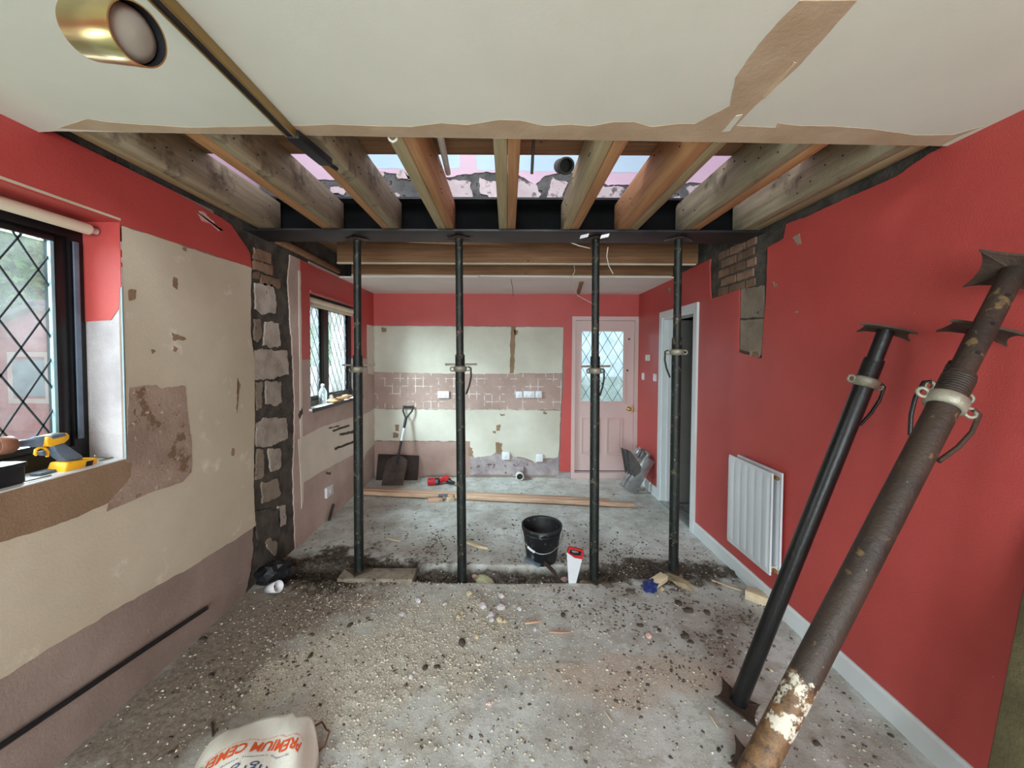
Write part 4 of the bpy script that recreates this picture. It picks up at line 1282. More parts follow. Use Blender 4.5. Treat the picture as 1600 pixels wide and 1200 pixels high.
def plate_x(label, px, py, w, h, t, m=SOCK, name='switch', cat='switch', side='R', rock=True):
    xx = XR if side == 'R' else XL
    sg = -1 if side == 'R' else 1
    p = P(px, py, 'x', xx)
    e = empty(name, p, label, cat)
    MB().box((p.x + sg * -.002, p.y - w / 2, p.z - h / 2), (p.x + sg * t, p.y + w / 2, p.z + h / 2)).build('faceplate', m, e, .003)
    if rock:
        MB().box((p.x + sg * t, p.y - .012, p.z - .018), (p.x + sg * (t + .006), p.y + .012, p.z + .018)).build('rocker', SOCK, e, .002)
    return e


plate_x('small thermostat box on the red wall beside the back door', 1014, 559, .085, .075, .03, PIPEW, 'thermostat', 'thermostat')
plate_x('narrow white switch below the thermostat', 1006, 588, .05, .085, .02)
plate_x('square white light switch next to the hall doorway', 1024, 590, .085, .085, .012)
plate_x('white socket low on the kitchen side of the left wall', 513, 767, .15, .1, .02, SOCK, 'socket', 'socket', 'L')

wp = P(812, 743, 'y', YB - .06)
e = empty('drain_stub', wp, 'white drain pipe stub with dark open end at the back wall', 'pipe')
M = Matrix.Translation((wp.x, YB - .14, .055)) @ Matrix.Rotation(-PI / 2, 4, 'X')
MB().lathe([(.040, .0), (.055, 0), (.055, .05), (.048, .055), (.048, .15), (.04, .15), (.04, 0)], 20, M).build('pipe', PIPEW, e)
MB().lathe([(0, .02), (.041, .02)], 20, M).build('dark_bore', BLACK, e)
MB().box((wp.x - .085, YB - .02, .02), (wp.x + .06, YB + .004, .15)).build('collar_mortar', LILACPL, e, .01)

# ================================================================== SHOVEL, BOARD, DRILL, TIMBERS
bd = MB()
y_b, y_t = YB - .13, YB - .012
xa, xb_ = bx(591), bx(655)
bd.hexa([(xa, y_b, .0), (xb_, y_b, .0), (xb_, y_b + .02, .0), (xa, y_b + .02, .0), (xa, y_t - .02, .31), (xb_, y_t - .02, .29), (xb_, y_t, .29), (xa, y_t, .31)])
tag(bd.build('board', BOARDD, None, .004), 'dark grimy board leaning in the left back corner behind the shovel', 'board')
sh = empty('shovel', (bx(630), YB - .35, 0), 'shovel with black D handle leaning in the back corner', 'shovel')
ft, tp = Vector((bx(626), YB - .40, .02)), Vector((bx(637.5), YB - .06, bz(645)))
ds = (tp - ft).normalized()
MB().tube([ft.lerp(tp, .28), ft.lerp(tp, .62)], .015, 12).build('shaft', mat('purple_black_shaft', (34, 30, 40), (44, 38, 50), 4, .5), sh)
MB().tube([ft.lerp(tp, .60), ft.lerp(tp, .79)], .016, 12).build('shaft_label', SOCK, sh)
MB().tube([ft.lerp(tp, .78), ft.lerp(tp, .93)], [.016, .019], 12).build('handle_socket', BLACK, sh)
h0 = ft.lerp(tp, .92)
hh = MB()
for s in (-1, 1):
    hh.tube([h0, h0 + ds * .05 + Vector((s * .03, 0, 0)), h0 + ds * .10 + Vector((s * .058, 0, 0)), h0 + ds * .17 + Vector((s * .060, 0, 0))], .011, 10)
hh.tube([h0 + ds * .155 + Vector((-.06, 0, 0)), h0 + ds * .155 + Vector((.06, 0, 0))], .013, 10)
hh.build('d_grip', BLACK, sh)
u = Vector((1, 0, 0)); nr = ds.cross(u)
bp = []
for (a, w_) in ((0, .128), (.1, .132), (.22, .135), (.30, .125), (.345, .07), (.36, .03)):
    bp.append((a, w_))
vs, fs = [], []
for (a, w_) in bp:
    for q in (-1, -.6, 0, .6, 1):
        vs.append(ft + ds * a + u * (w_ * q) - nr * (.02 * (q * q)) * (1 if a < .3 else .4))
for lv in range(len(bp) - 1):
    for k in range(4):
        fs.append((lv * 5 + k, lv * 5 + k + 1, lv * 5 + k + 6, lv * 5 + k + 5))
nv = len(vs)
vs2 = vs + [v + nr * .004 for v in vs]
fs2 = fs + [tuple(reversed([i + nv for i in f])) for f in fs]
MB().add(vs2, fs2, True).build('blade', BLADE, sh)
MB().tube([ft + ds * .30, ft.lerp(tp, .36)], [.024, .017], 12).build('socket_strap', BLADE, sh)


def plank(label, c0, c1, w, h, z, m=WOODX, group='new timbers on the kitchen floor', name='timber_length'):
    """c0,c1: ends of the centre line on the floor"""
    a, b = Vector((c0[0], c0[1], z + h / 2)), Vector((c1[0], c1[1], z + h / 2))
    d = (b - a); s = Vector((-d.y, d.x, 0)).normalized()
    o = MB().obox((a + b) / 2, d / 2, s * w / 2, (0, 0, h / 2)).build(name, m, None, .003, 1)
    return tag(o, label, 'timber', group)


g0, g1 = P(575, 776, 'z', .0), P(992, 795, 'z', 0)
dv = (g1 - g0).normalized(); sv = Vector((-dv.y, dv.x, 0))
zb = .004
plank('front pine timber on the kitchen floor, reaching furthest right', g0 + sv * .025 + dv * 1.0, g1 + sv * .025, .045, .045, zb + .008)
plank('front pine timber on the kitchen floor, left stretch', g0 + sv * .03 - dv * .12, g0 + sv * .025 + dv * .985, .045, .045, zb + .008)
plank('pine timber lying behind the front ones', g0 + sv * .078 - dv * .2, g1 + sv * .078 - dv * .25, .045, .05, zb + .010)
plank('rearmost pine timber of the kitchen floor bundle', g0 + sv * .127 - dv * .16, g0 + sv * .127 + dv * 2.3, .045, .042, zb + .008)
oc = P(680, 781, 'z', .02)
o = MB().obox(oc + Vector((0, 0, .0)), (.075, .02, 0), (-.008, .03, 0), (0, 0, .02)).build('timber_offcut', WOODX, None, .002, 1)
tag(o, 'short pine offcut in front of the long timbers, left of second prop', 'offcut')
oc = P(703, 779, 'z', .02)
o = MB().obox(oc, (.022, -.03, 0), (.03, .022, 0), (0, 0, .02)).build('timber_offcut', CHIPW, None, .002, 1)
tag(o, 'stubby pale offcut beside the second prop', 'offcut')
oc = P(692, 774, 'z', .055)
o = MB().obox(oc, (.05, .005, 0), (0, .02, 0), (0, 0, .008)).build('packing_shim', GREYP, None, .003)
tag(o, 'blue grey shim lying on the offcuts', 'shim')

rdc = P(686, 757, 'z', .0)
rd = empty('cordless_drill', rdc, 'red and black cordless drill lying on the kitchen floor', 'drill')
cx, cy = rdc.x, rdc.y
MB().obox((cx - .09, cy, .04), (.05, .01, 0), (-.008, .055, 0), (0, 0, .032)).build('battery', REDP, rd, .008)
MB().obox((cx - .025, cy + .005, .042), (.028, .006, 0), (-.006, .045, 0), (0, 0, .030)).build('battery_grip', BLACK, rd, .006)
MB().tube([(cx - .0, cy - .0, .045), (cx + .05, cy + .03, .05), (cx + .09, cy + .05, .055)], [.03, .028, .034], 12).build('handle', REDP, rd)
MB().tube([(cx + .06, cy + .10, .055), (cx + .11, cy + .01, .052), (cx + .125, cy - .02, .05)], [.036, .038, .034], 14).build('motor_body', REDP, rd)
MB().tube([(cx + .118, cy - .01, .05), (cx + .15, cy - .045, .045), (cx + .20, cy - .06, .04)], [.033, .024, .016], 14).build('chuck', BLACK, rd)
MB().obox((cx - .02, cy - .055, .055), (.018, .004, 0), (0, .004, 0), (0, 0, .022)).build('badge', GREYP, rd, .003)

# galvanised hangers leaning by the back door
for k, (lb, off, dy) in enumerate((('long galvanised joist hanger at the front of the stack by the back door', (0, 0), 0.0), ('galvanised joist hanger behind the front one by the back door', (-7, -4), .10), ('galvanised hanger nearest the red wall at the back of the stack', (7, -8), .19))):
    Yh = 4.62 + dy
    ox, oy = off
    A = P(984 + ox, 772 + oy, 'y', Yh); A.z = max(A.z, .035)
    B = P(1016 + ox * .4, 717 + oy, 'y', Yh - .03)
    d = (B - A); L = d.length; d.normalize()
    nn = Vector((.25, -1, .22)); nn = (nn - d * nn.dot(d)).normalized()
    sd = d.cross(nn).normalized()
    e = empty('joist_hanger', A, lb, 'joist hanger', 'joist hangers leaning by the back door')
    c = (A + B) / 2
    wv = .068
    MB().obox(c, d * L / 2, sd * wv, nn * .002).build('strap', GALV, e, .001, 1)
    for q_ in (-1, 1):
        MB().obox(c + sd * wv * q_ - nn * .022, d * L / 2, sd * .002, nn * .022).build('flange', GALV, e, .001, 1)
    if k < 2:
        yc = Yh - .10
        for (pts_, dy0) in (([(974, 701), (979, 703), (985, 738), (981, 742)], 0), ([(981, 703), (986, 706), (1002, 729), (1001, 738), (991, 746), (984, 738)], -.02)):
            q_ = [P(a_ + ox * .6, b_ + oy * .5, 'y', yc + dy0 + .004 * (a_ - 980)) for (a_, b_) in pts_]
            MB().prism(q_, (.001, .005, 0)).build('cheek', CHEEK, e)
    for k2 in range(3):
        q0 = P(996 + 7 * k2 + ox * .4, 707 + 3.5 * k2 + oy * .3, 'y', Yh + .02)
        MB().obox(q0, sd * .018, d * .045, nn * .02).build('end_tab', (GALV, CHEEK)[k2 % 2], e, .002, 1)

# ================================================================== BUCKET, SAW, FLOOR TOOLS
bc = P(846, 873, 'z', .0)
bc.z = gz(bc.x, bc.y) - .002
bk = empty('bucket', bc, 'black builder bucket with a wire bail', 'bucket')
M = Matrix.Translation(bc) @ Matrix.Rotation(.04, 4, 'X')
HB = .285
MB().lathe([(0, .0), (.112, .0), (.117, .006), (.150, HB - .03), (.157, HB - .028), (.159, HB), (.151, HB), (.148, HB - .02), (.110, .012), (0, .012)], 40, M).build('body', BUCK, bk)
ribs = MB()
for z in (HB - .048,):
    rr = .117 + (z / HB) * .035
    ribs.lathe([(rr, z - .004), (rr + .005, z), (rr, z + .004)], 40, M)
ribs.build('ring_rib', BUCK, bk)
hl = []
for k in range(17):
    t = k / 16 * PI
    hl.append(M @ Vector((-.162 * math.cos(t) + .0, -.162 * math.sin(t) * .86, HB - .045 - .125 * math.sin(t))))
bail = MB().tube(hl, .003, 8).build('bail', GALV, bk)
gi = [hl[5], hl[6].lerp(hl[5], .5), hl[7]]
MB().tube([hl[4], hl[5], hl[6]], .009, 10).build('grip', SOCK, bail)

s0, s1 = P(895.5, 916, 'y', 2.80), P(897, 850, 'y', 2.76)
sw = empty('hand_saw', s0, 'hand saw with a red and black handle standing on its tip', 'saw')
up = (s1 - s0).normalized(); sd = Vector((1, .05, 0)).normalized(); dp = sd.cross(up)
k = .0044
sp = lambda a, h: s0 + sd * a + up * h
pxs = lambda px, py: s0 + sd * ((px - 895.5) * .00444) + up * ((916 - py) * .00444)
MB().prism([pxs(888.5, 916), pxs(899, 916), pxs(909, 868), pxs(884, 857)], dp * .0015).build('blade', SAWST, sw)
ho = [pxs(884.5, 856), pxs(888, 847), pxs(910, 853), pxs(909, 868), pxs(896, 865)]
hi = [pxs(888.5, 856.5), pxs(890.5, 850.5), pxs(906, 854.5), pxs(905, 860.5), pxs(896, 860)]
mbh = MB()
n = 5
vs = [p - dp * .012 for p in ho] + [p + dp * .013 for p in ho] + [p - dp * .012 for p in hi] + [p + dp * .013 for p in hi]
fs = []
for i in range(n):
    j = (i + 1) % n
    fs += [(i, j, j + n, i + n), (i + 3 * n, j + 3 * n, j + 2 * n, i + 2 * n), (j, i, i + 2 * n, j + 2 * n), (i + n, j + n, j + 3 * n, i + 3 * n)]
mbh.add(vs, fs)
mbh.build('handle', REDP, sw, .003)
hi2 = [p.lerp(sum(hi, Vector()) / 5, -.12) for p in hi]
hi3 = [p.lerp(sum(hi, Vector()) / 5, .22) for p in hi]
vs = [p - dp * .0135 for p in hi2] + [p + dp * .0145 for p in hi2] + [p - dp * .0135 for p in hi3] + [p + dp * .0145 for p in hi3]
MB().add(vs, fs).build('soft_grip', BLACK, sw, .002)

# crowbar and grey scraper by the bucket
q = [P(848, 873, 'z', .03), P(856, 884, 'z', .035), P(866, 894, 'z', .03), P(873, 908, 'z', .015)]
tag(MB().tube(q, [.012, .014, .013, .008], 8).build('crowbar', PLATE), 'dark curved crowbar lying in front of the bucket', 'crowbar')
c = P(832, 878, 'z', .03)
o = MB().obox(c, (.055, -.035, -.012), (.012, .02, 0), (0, 0, .006)).build('scraper', GREYP, None, .005)
tag(o, 'grey flat scraper against the bucket foot', 'scraper')

# timber pad under the first prop
pa = P(584, 903, 'z', .045)
pad = MB().obox((pa.x, 2.86, -.008), (.265, 0, 0), (0, .075, 0), (0, 0, .036)).build('timber_pad', DIRTYW, None, .005)
tag(pad, 'dirty board lying in the floor trench under the first prop', 'board')


def rock(name, c, r, m, label, cat, group=None, sq=(1, 1, .7), seed=0, sub=2, amp=.3):
    me = bpy.data.meshes.new(name)
    bm = bmesh.new()
    bmesh.ops.create_icosphere(bm, subdivisions=sub, radius=1)
    rz = Matrix.Rotation(seed * 1.7, 3, 'Z')
    for v in bm.verts:
        d = 1 + amp * mnoise.noise(v.co * 1.6 + Vector((seed * 3.1, 0, 0))) + amp * .5 * mnoise.noise(v.co * 4 + Vector((0, seed, 0)))
        p = v.co * d
        p = Vector((round(p.x * 3.2) / 3.2 * .35 + p.x * .65, p.y, p.z))
        v.co = rz @ Vector((p.x * sq[0] * r, p.y * sq[1] * r, p.z * sq[2] * r))
    bm.to_mesh(me)
    bm.free()
    me.materials.append(m)
    o = bpy.data.objects.new(name, me)
    o.location = c
    COL.objects.link(o)
    return tag(o, label, cat, group)


def floor_at(px, py, dz=0.0):
    p = P(px, py, 'z', 0.0)
    p.z = gz(p.x, p.y) + dz
    return p


# prop 4 stands on a pale broken block; prop 3 has a muddy foot
p4 = P(1058, 905, 'y', 2.82)
o = rock('broken_block', (P(1052, 903, 'y', 2.84) + Vector((.02, .0, -.035))), .14, STONEY, 'pale broken block under the rightmost standing prop', 'block', None, (1.15, .75, .33), 3)
f = floor_at(757, 900)
rock('broken_block', (f.x, f.y, f.z + .02), .085, STONEG, 'pale greenish stone right of the second prop foot', 'stone', None, (1.1, .8, .55), 5)
f = floor_at(1016, 920)
mbg = rock('work_glove', (f.x, f.y, f.z + .025), .062, BLUEP, '', 'glove', None, (1, .75, .55), 21, 3, .6)
tag(mbg, 'crumpled dark blue glove near the rightmost standing prop', 'glove')
f = floor_at(1028, 916)
o = MB().obox((f.x, f.y, f.z + .04), (.055, .03, .012), (-.016, .028, 0), (0, 0, .02)).build('wood_block', CHIPW, None, .004)
tag(o, 'small pale wood block beside the blue glove', 'wood block')
f = floor_at(1194, 943)
o = MB().obox((f.x, f.y, f.z + .03), (.07, -.075, 0), (.028, .026, 0), (0, 0, .03)).build('wood_block', CHIPW, None, .004)
tag(o, 'wood block on the floor at the baseboard behind leaning prop', 'wood block')
f = floor_at(1237, 971)
rock('plaster_lump', (f.x, f.y, f.z + .02), .045, STONEP, 'pink plaster lump against the baseboard right of leaning prop', 'rubble', None, (1, .8, .8), 8)


def sliver(label, p0, p1, w, m=CHIPW, th=.006, name='wood_splinter'):
    a, b = floor_at(*p0, .008), floor_at(*p1, .008)
    d = b - a; s = Vector((-d.y, d.x, 0)).normalized()
    zz = Vector((0, 0, 1))
    mb = MB().prism([a - s * w * .5, a.lerp(b, .6) - s * w * .6, b - s * w * .1, b + s * w * .1, a.lerp(b, .5) + s * w * .4, a + s * w * .3], zz * th)
    return tag(mb.build(name, m, None, .001, 1), label, 'splinter')


sliver('pale splinter on the floor behind the first and second props', (603, 842), (625, 848), .03)
sliver('pale wedge of wood right of the second prop', (730, 850), (762, 861), .045, CHIPW, .02)
sliver('long pale splinter on dark soil near the baseboard', (1112, 910), (1162, 926), .018)
sliver('short orange splinter in the gravel in front of the trench', (820, 976), (848, 972), .02, WOODX)
sliver('thin straight splinter in the gravel, right of the orange one', (858, 990), (892, 991), .018, WOODX)
sliver('thin pale splinter on clean concrete right of centre', (945, 1114), (957, 1132), .006)
sliver('thin pale splinter left of the leaning prop foot', (1109, 1120), (1122, 1142), .008)
sliver('small white splinter on the bare floor between leaning props', (1203, 1048), (1208, 1053), .012)

LAND = [(722, 905, 'the second prop'), (928, 900, 'the third prop'), (1052, 895, 'the rightmost standing prop'), (561, 893, 'the first prop'), (846, 870, 'the bucket'), (895, 905, 'the hand saw'), (1013, 920, 'the blue glove'),
        (757, 900, 'the greenish stone'), (834, 974, 'the orange splinter'), (875, 990, 'the thin straight splinter'), (1150, 1105, 'the black leaning prop foot'), (1190, 1190, 'the rusty leaning prop'), (400, 1150, 'the cement sack'),
        (405, 912, 'the black rubbish bag'), (1194, 943, 'the baseboard wood block'), (1237, 970, 'the pink plaster lump'), (310, 955, 'the black wall pipe end'), (720, 1015, 'the middle gravel hump'), (640, 1060, 'the left gravel hump'), (765, 1101, 'the lone pale chip'), (1400, 1090, 'the near baseboard')]
USED = set()


def where(px, py, what):
    c = sorted(LAND, key=lambda q: (q[0] - px) ** 2 + (q[1] - py) ** 2)
    for q in c:
        dx, dy = px - q[0], py - q[1]
        far = 'just' if math.hypot(dx, dy) < 45 else 'well' if math.hypot(dx, dy) > 120 else ''
        w = ('right of' if dx > 0 else 'left of') if abs(dx) > abs(dy) else ('in front of' if dy > 0 else 'behind')
        lb = ' '.join(f'{what} {far} {w} {q[2]}'.split())
        if lb not in USED:
            USED.add(lb)
            return lb
    return what


GS = 'pale rubble stones in the gravel'
stones = [(755, 948, 7, STONE), (783, 950, 7, STONE), (768, 962, 7, STONE), (769, 970, 5, STONE), (780, 969, 5, STONEY), (789, 972, 4, STONEY), (654, 940, 5, STONE), (628, 961, 5, STONE), (784, 932, 5, STONE), (722, 958, 4, STONEY), (716, 965, 4, STONEY),
          (836, 984, 4, STONE), (733, 928, 5, STONEY), (642, 1059, 4, STONE), (647, 1052, 3, STONE), (745, 996, 4, STONEY), (695, 945, 4, STONE), (812, 952, 4, STONE)]
for i, (px, py, r, m) in enumerate(stones):
    f = floor_at(px, py)
    rr = r * f.y / F * 1.1
    rock('rubble_stone', (f.x, f.y, f.z + rr * .35), rr, m, where(px, py, 'buff rubble stone' if m is STONEY else 'pale rubble stone'), 'rubble', GS, (1.1, .85, .7), i + 1, 1)
for i, (px, py, r, m, lb) in enumerate([(742, 891, 5, STONEP, 'pink plaster crumb at the second prop foot'), (1014, 995, 6, STONEP, 'pink crumb on the bare floor right of the saw'), (883, 893, 6, STONEP, 'pinkish crumb left of the saw blade'),
                                         (910, 899, 6, STONEY, 'buff stone between the saw and third prop'), (917, 903, 5, STONEY, 'buff stone touching the third prop foot'), (1034, 921, 4, STONEY, 'tiny buff stone under the pale wood block'),
                                         (765, 1101, 4, STONEP, 'pale flat chip alone on the open floor in front')]):
    f = floor_at(px, py)
    rr = r * f.y / F * 1.1
    rock('rubble_stone', (f.x, f.y, f.z + rr * .35), rr, m, lb, 'rubble', None, (1.1, .85, .7), i + 31, 1)
GC = 'dark mud clods'
for i, (px, py, r) in enumerate([(664, 1045, 7), (683, 1043, 6), (722, 1006, 9), (1070, 995, 8), (1080, 1003, 5), (1125, 988, 6), (330, 1058, 7), (268, 1177, 6), (317, 1001, 8), (547, 978, 6), (487, 993, 5), (485, 1027, 5), (1000, 978, 6), (1105, 958, 7), (1075, 955, 9), (1060, 943, 8),
                                 (1150, 1188, 10), (1160, 1172, 8), (1275, 1163, 7), (1392, 1150, 5), (1123, 1173, 5), (948, 915, 10), (965, 905, 8), (985, 925, 8), (880, 962, 6), (1240, 900, 6), (1030, 985, 5), (815, 893, 8), (790, 897, 7), (690, 895, 8), (668, 893, 8)]):
    f = floor_at(px, py)
    rr = r * f.y / F * .8
    rock('mud_clod', (f.x, f.y, f.z + rr * .25), rr, CLOD, where(px, py, 'dark mud clod'), 'clod', GC, (1.2, .8, .5), i + 60, 2)

# rubbish by the foot of the column
f = floor_at(405, 912)
rock('black_rubbish_bag', (f.x + .10, f.y + .04, f.z + .05), .11, BLACK, 'crumpled black plastic bag at the foot of the bare column', 'bag', None, (1, 1.1, .7), 12, 3, .55)
f = floor_at(423, 925)
M = Matrix.Translation((f.x + .03, f.y - .02, f.z + .04)) @ Matrix.Rotation(1.2, 4, 'Y') @ Matrix.Rotation(.3, 4, 'X')
o = MB().lathe([(0, -.05), (.028, -.05), (.038, .05), (.036, .05), (.026, -.046), (0, -.046)], 18, M).build('paper_cup', SOCK)
tag(o, 'white paper cup lying by the black rubbish bag', 'cup')

# ================================================================== SCATTERED GRIT (nobody could count it)


def scatter(name, n, dens, smin, smax, m, label, flat=.6):
    pts = []
    while sum(len(p) for p in pts) < n:
        x = RNG.uniform(-1.72, 1.66, 20000); y = RNG.uniform(.9, 5.2, 20000)
        keep = RNG.random(20000) < dens(x, y)
        pts.append(np.stack([x[keep], y[keep]], -1))
    p = np.concatenate(pts)[:n]
    z = ground_z(p[:, 0], p[:, 1])
    s = smin * (smax / smin) ** (RNG.random(n) ** 2.2)
    base = np.array([(1, 0, 0), (0, 1, 0), (-1, 0, 0), (0, -1, 0), (.1, .1, 1), (0, 0, -.6)], float)
    V = base[None] * (1 + RNG.uniform(-.4, .4, (n, 6, 3)))
    V[:, :, 0] *= RNG.uniform(.7, 1.7, (n, 1)); V[:, :, 2] *= flat
    a = RNG.uniform(0, 2 * PI, n)
    c, sn = np.cos(a)[:, None], np.sin(a)[:, None]
    X = V[:, :, 0] * c - V[:, :, 1] * sn; Y = V[:, :, 0] * sn + V[:, :, 1] * c
    V = np.stack([X, Y, V[:, :, 2]], -1) * s[:, None, None]
    V[:, :, 0] += p[:, :1]; V[:, :, 1] += p[:, 1:]; V[:, :, 2] += (z + s * .25)[:, None]
    fb = np.array([(0, 1, 4), (1, 2, 4), (2, 3, 4), (3, 0, 4), (1, 0, 5), (2, 1, 5), (3, 2, 5), (0, 3, 5)])
    Fc = (fb[None] + (np.arange(n) * 6)[:, None, None]).reshape(-1, 3)
    me = bpy.data.meshes.new(name)
    V = V.reshape(-1, 3)
    me.vertices.add(len(V)); me.vertices.foreach_set('co', V.astype(np.float32).ravel())
    me.loops.add(Fc.size); me.loops.foreach_set('vertex_index', Fc.astype(np.int32).ravel())
    me.polygons.add(len(Fc)); me.polygons.foreach_set('loop_start', np.arange(0, Fc.size, 3, dtype=np.int32))
    me.update(calc_edges=True)
    me.materials.append(m)
    o = bpy.data.objects.new(name, me)
    COL.objects.link(o)
    return tag(o, label, name.replace('_', ' ').split()[-1], None, 'stuff')


GRAV = mat('grit_mix', (176, 168, 150), (206, 200, 186), 30, .95, vary=.28, island=True)
SOILC = mat('soil_crumb_mix', (62, 56, 50), (108, 98, 86), 30, .97, vary=.3, island=True)


def d_grav(x, y):
    tr, so, sa, pk, n1, n2 = masks(x, y)
    c = .75 * gauss(x, y, -.15, 2.45, .4, .28) + .5 * gauss(x, y, -.6, 2.0, .45, .55) + .35 * gauss(x, y, -.9, 2.4, .5, .35) + .25 * gauss(x, y, 0, 2.1, .7, .5) + .3 * gauss(x, y, .1, 2.9, .5, .12) + .05 * (y < 3.1)
    return np.clip(c * (.2 + 1.3 * n1 * n1 + .4 * n2), 0, 1)


def d_soil(x, y):
    tr, so, sa, pk, n1, n2 = masks(x, y)
    c = .55 * so + .30 * gauss(x, y, 0, 3.3, 1.3, .42) + .3 * gauss(x, y, 1.1, 2.5, .6, .6) + .25 * gauss(x, y, -1.2, 2.4, .4, .5) + .05 * gauss(x, y, .3, 2.2, 1.5, .6) + .006
    return np.clip(c * (.02 + 3.2 * n1 ** 3 + .5 * (n2 - .4)), 0, 1)


scatter('gravel_grit', 17000, d_grav, .0020, .0085, GRAV, 'fine pale grit and sawdust spread over the floor')
scatter('soil_crumbs', 12000, d_soil, .0018, .0105, SOILC, 'dark soil crumbs scattered along the trench and behind it')

# ================================================================== CEMENT SACK
sk = empty('cement_sack', P(405, 1160, 'z', .05), 'white cement sack with orange lettering lying in the foreground', 'sack')
zt = .13
cors = [P(308, 1169, 'z', .10), P(352, 1140, 'z', .11), P(420, 1117, 'z', .12), P(458, 1114, 'z', .13), P(488, 1118, 'z', .13), P(497, 1150, 'z', .13)]
# sack surface: u along the far edge, v towards the camera
EDGE = [(307, 1170), (330, 1153), (352, 1141), (385, 1129), (420, 1120), (447, 1116), (458, 1113), (466, 1120), (488, 1118), (494, 1136), (498, 1152)]
EP = [P(a, b, 'z', .11) for a, b in EDGE]
cum = [0.0]
for a, b in zip(EP, EP[1:]): cum.append(cum[-1] + (b - a).length)
vax = Vector((.22, -1, 0)).normalized()
NU, NV = 44, 40
LS_ = .50


def edge_at(u):
    t = u * cum[-1]
    for k in range(len(EP) - 1):
        if t <= cum[k + 1] or k == len(EP) - 2:
            return EP[k].lerp(EP[k + 1], (t - cum[k]) / (cum[k + 1] - cum[k]))


def sackpt(u, v, lift=0.0):
    e_ = edge_at(u)
    flat = Vector((EP[0].lerp(EP[-1], u).x, EP[0].lerp(EP[-1], u).y - .02, 0))
    k = max(0, 1 - v * 1.6)
    q = Vector((e_.x, e_.y, 0)) * k + (flat + Vector((0, .02, 0))) * (1 - k) + vax * (LS_ * v)
    a = abs(2 * u - 1)
    env = 1 - a ** 6
    wr_ = .007 * mnoise.noise(Vector((u * 5, v * 3, 2))) + .004 * mnoise.noise(Vector((u * 13, v * 6, 7))) + .010 * max(0, .5 - v) * math.sin(u * 17 + 1) + .006 * math.sin((u - v) * 14)
    z = .055 + .055 * env + .035 * env * math.sin(PI * min(1, v * 1.15)) + wr_ + lift
    return Vector((q.x, q.y, z))


vs = [sackpt(i / NU, j / NV) for j in range(NV + 1) for i in range(NU + 1)]
fs = [(j * (NU + 1) + i, (j + 1) * (NU + 1) + i, (j + 1) * (NU + 1) + i + 1, j * (NU + 1) + i + 1) for j in range(NV) for i in range(NU)]
bot = [Vector((p.x, p.y, .004)) for p in vs]
nb = len(vs)
fs2 = [tuple(reversed([k + nb for k in f])) for f in fs]
rim = [i for i in range(NU + 1)] + [j * (NU + 1) + NU for j in range(1, NV + 1)] + [NV * (NU + 1) + i for i in range(NU - 1, -1, -1)] + [j * (NU + 1) for j in range(NV - 1, 0, -1)]
fs3 = [(rim[k], rim[(k + 1) % len(rim)], rim[(k + 1) % len(rim)] + nb, rim[k] + nb) for k in range(len(rim))]
MB().add(vs + bot, fs + fs2 + fs3, True).build('sack_body', BAGW, sk)


def sack_text(txt, u0, u1, v0, v1, bow, m, name, bold=0.0):
    """print laid on the sack, read from its far end (upside down in the picture)"""
    cu = bpy.data.curves.new(name, 'FONT')
    cu.body = txt
    cu.size = 1
    cu.resolution_u = 3
    cu.offset = bold
    ob = bpy.data.objects.new(name, cu)
    COL.objects.link(ob)
    dg = bpy.context.evaluated_depsgraph_get()
    me = bpy.data.meshes.new_from_object(ob.evaluated_get(dg))
    COL.objects.unlink(ob)
    bpy.data.objects.remove(ob)
    bm = bmesh.new()
    bm.from_mesh(me)
    bmesh.ops.triangulate(bm, faces=bm.faces)
    bmesh.ops.subdivide_edges(bm, edges=[e for e in bm.edges if e.calc_length() > .12], cuts=2)
    bmesh.ops.triangulate(bm, faces=bm.faces)
    xs = [v.co.x for v in bm.verts]; ys = [v.co.y for v in bm.verts]
    xa, xb2, ya, yb = min(xs), max(xs), min(ys), max(ys)
    for v in bm.verts:
        t = (v.co.x - xa) / (xb2 - xa); s = (v.co.y - ya) / (yb - ya)
        u = u1 + (u0 - u1) * t
        vv = v0 + (v1 - v0) * s + bow * ((t - .2) ** 2)
        v.co = sackpt(u, vv, .0022)
    bm.to_mesh(me)
    bm.free()
    me.materials.clear()
    me.materials.append(m)
    inv = parent_inv(sk)
    me.transform(inv)
    o = bpy.data.objects.new(name, me)
    COL.objects.link(o)
    o.parent = sk
    return o


sack_text('PREMIUM CEMENT', .07, .83, .195, .265, .10, PRINTO, 'orange_print', .025)
sack_text('for high strength concrete and general purpose use', .16, .83, .165, .18, .09, PRINTO, 'small_print')
sack_text('quality cement since', .30, .76, .285, .30, .06, PRINTB, 'small_print')
sack_text('ngrg', .38, .64, .33, .40, .02, PRINTB, 'handwriting')
# bent strap by the sack
q = [P(493, 1134, 'z', .02), P(503, 1128, 'z', .03), P(510, 1140, 'z', .02), P(515, 1143, 'z', .05), P(508, 1165, 'z', .02), P(498, 1174, 'z', .01)]
tag(MB().tube(q, .004, 7).build('bent_strap', RUST), 'rusty bent wire strap beside the cement sack', 'wire')
f0, f1 = floor_at(331, 1131, .006), floor_at(333, 1152, .006)
tag(MB().tube([f0, f1], .005, 6).build('nail', PLATE), 'dark nail on the floor above the sack corner', 'nail')

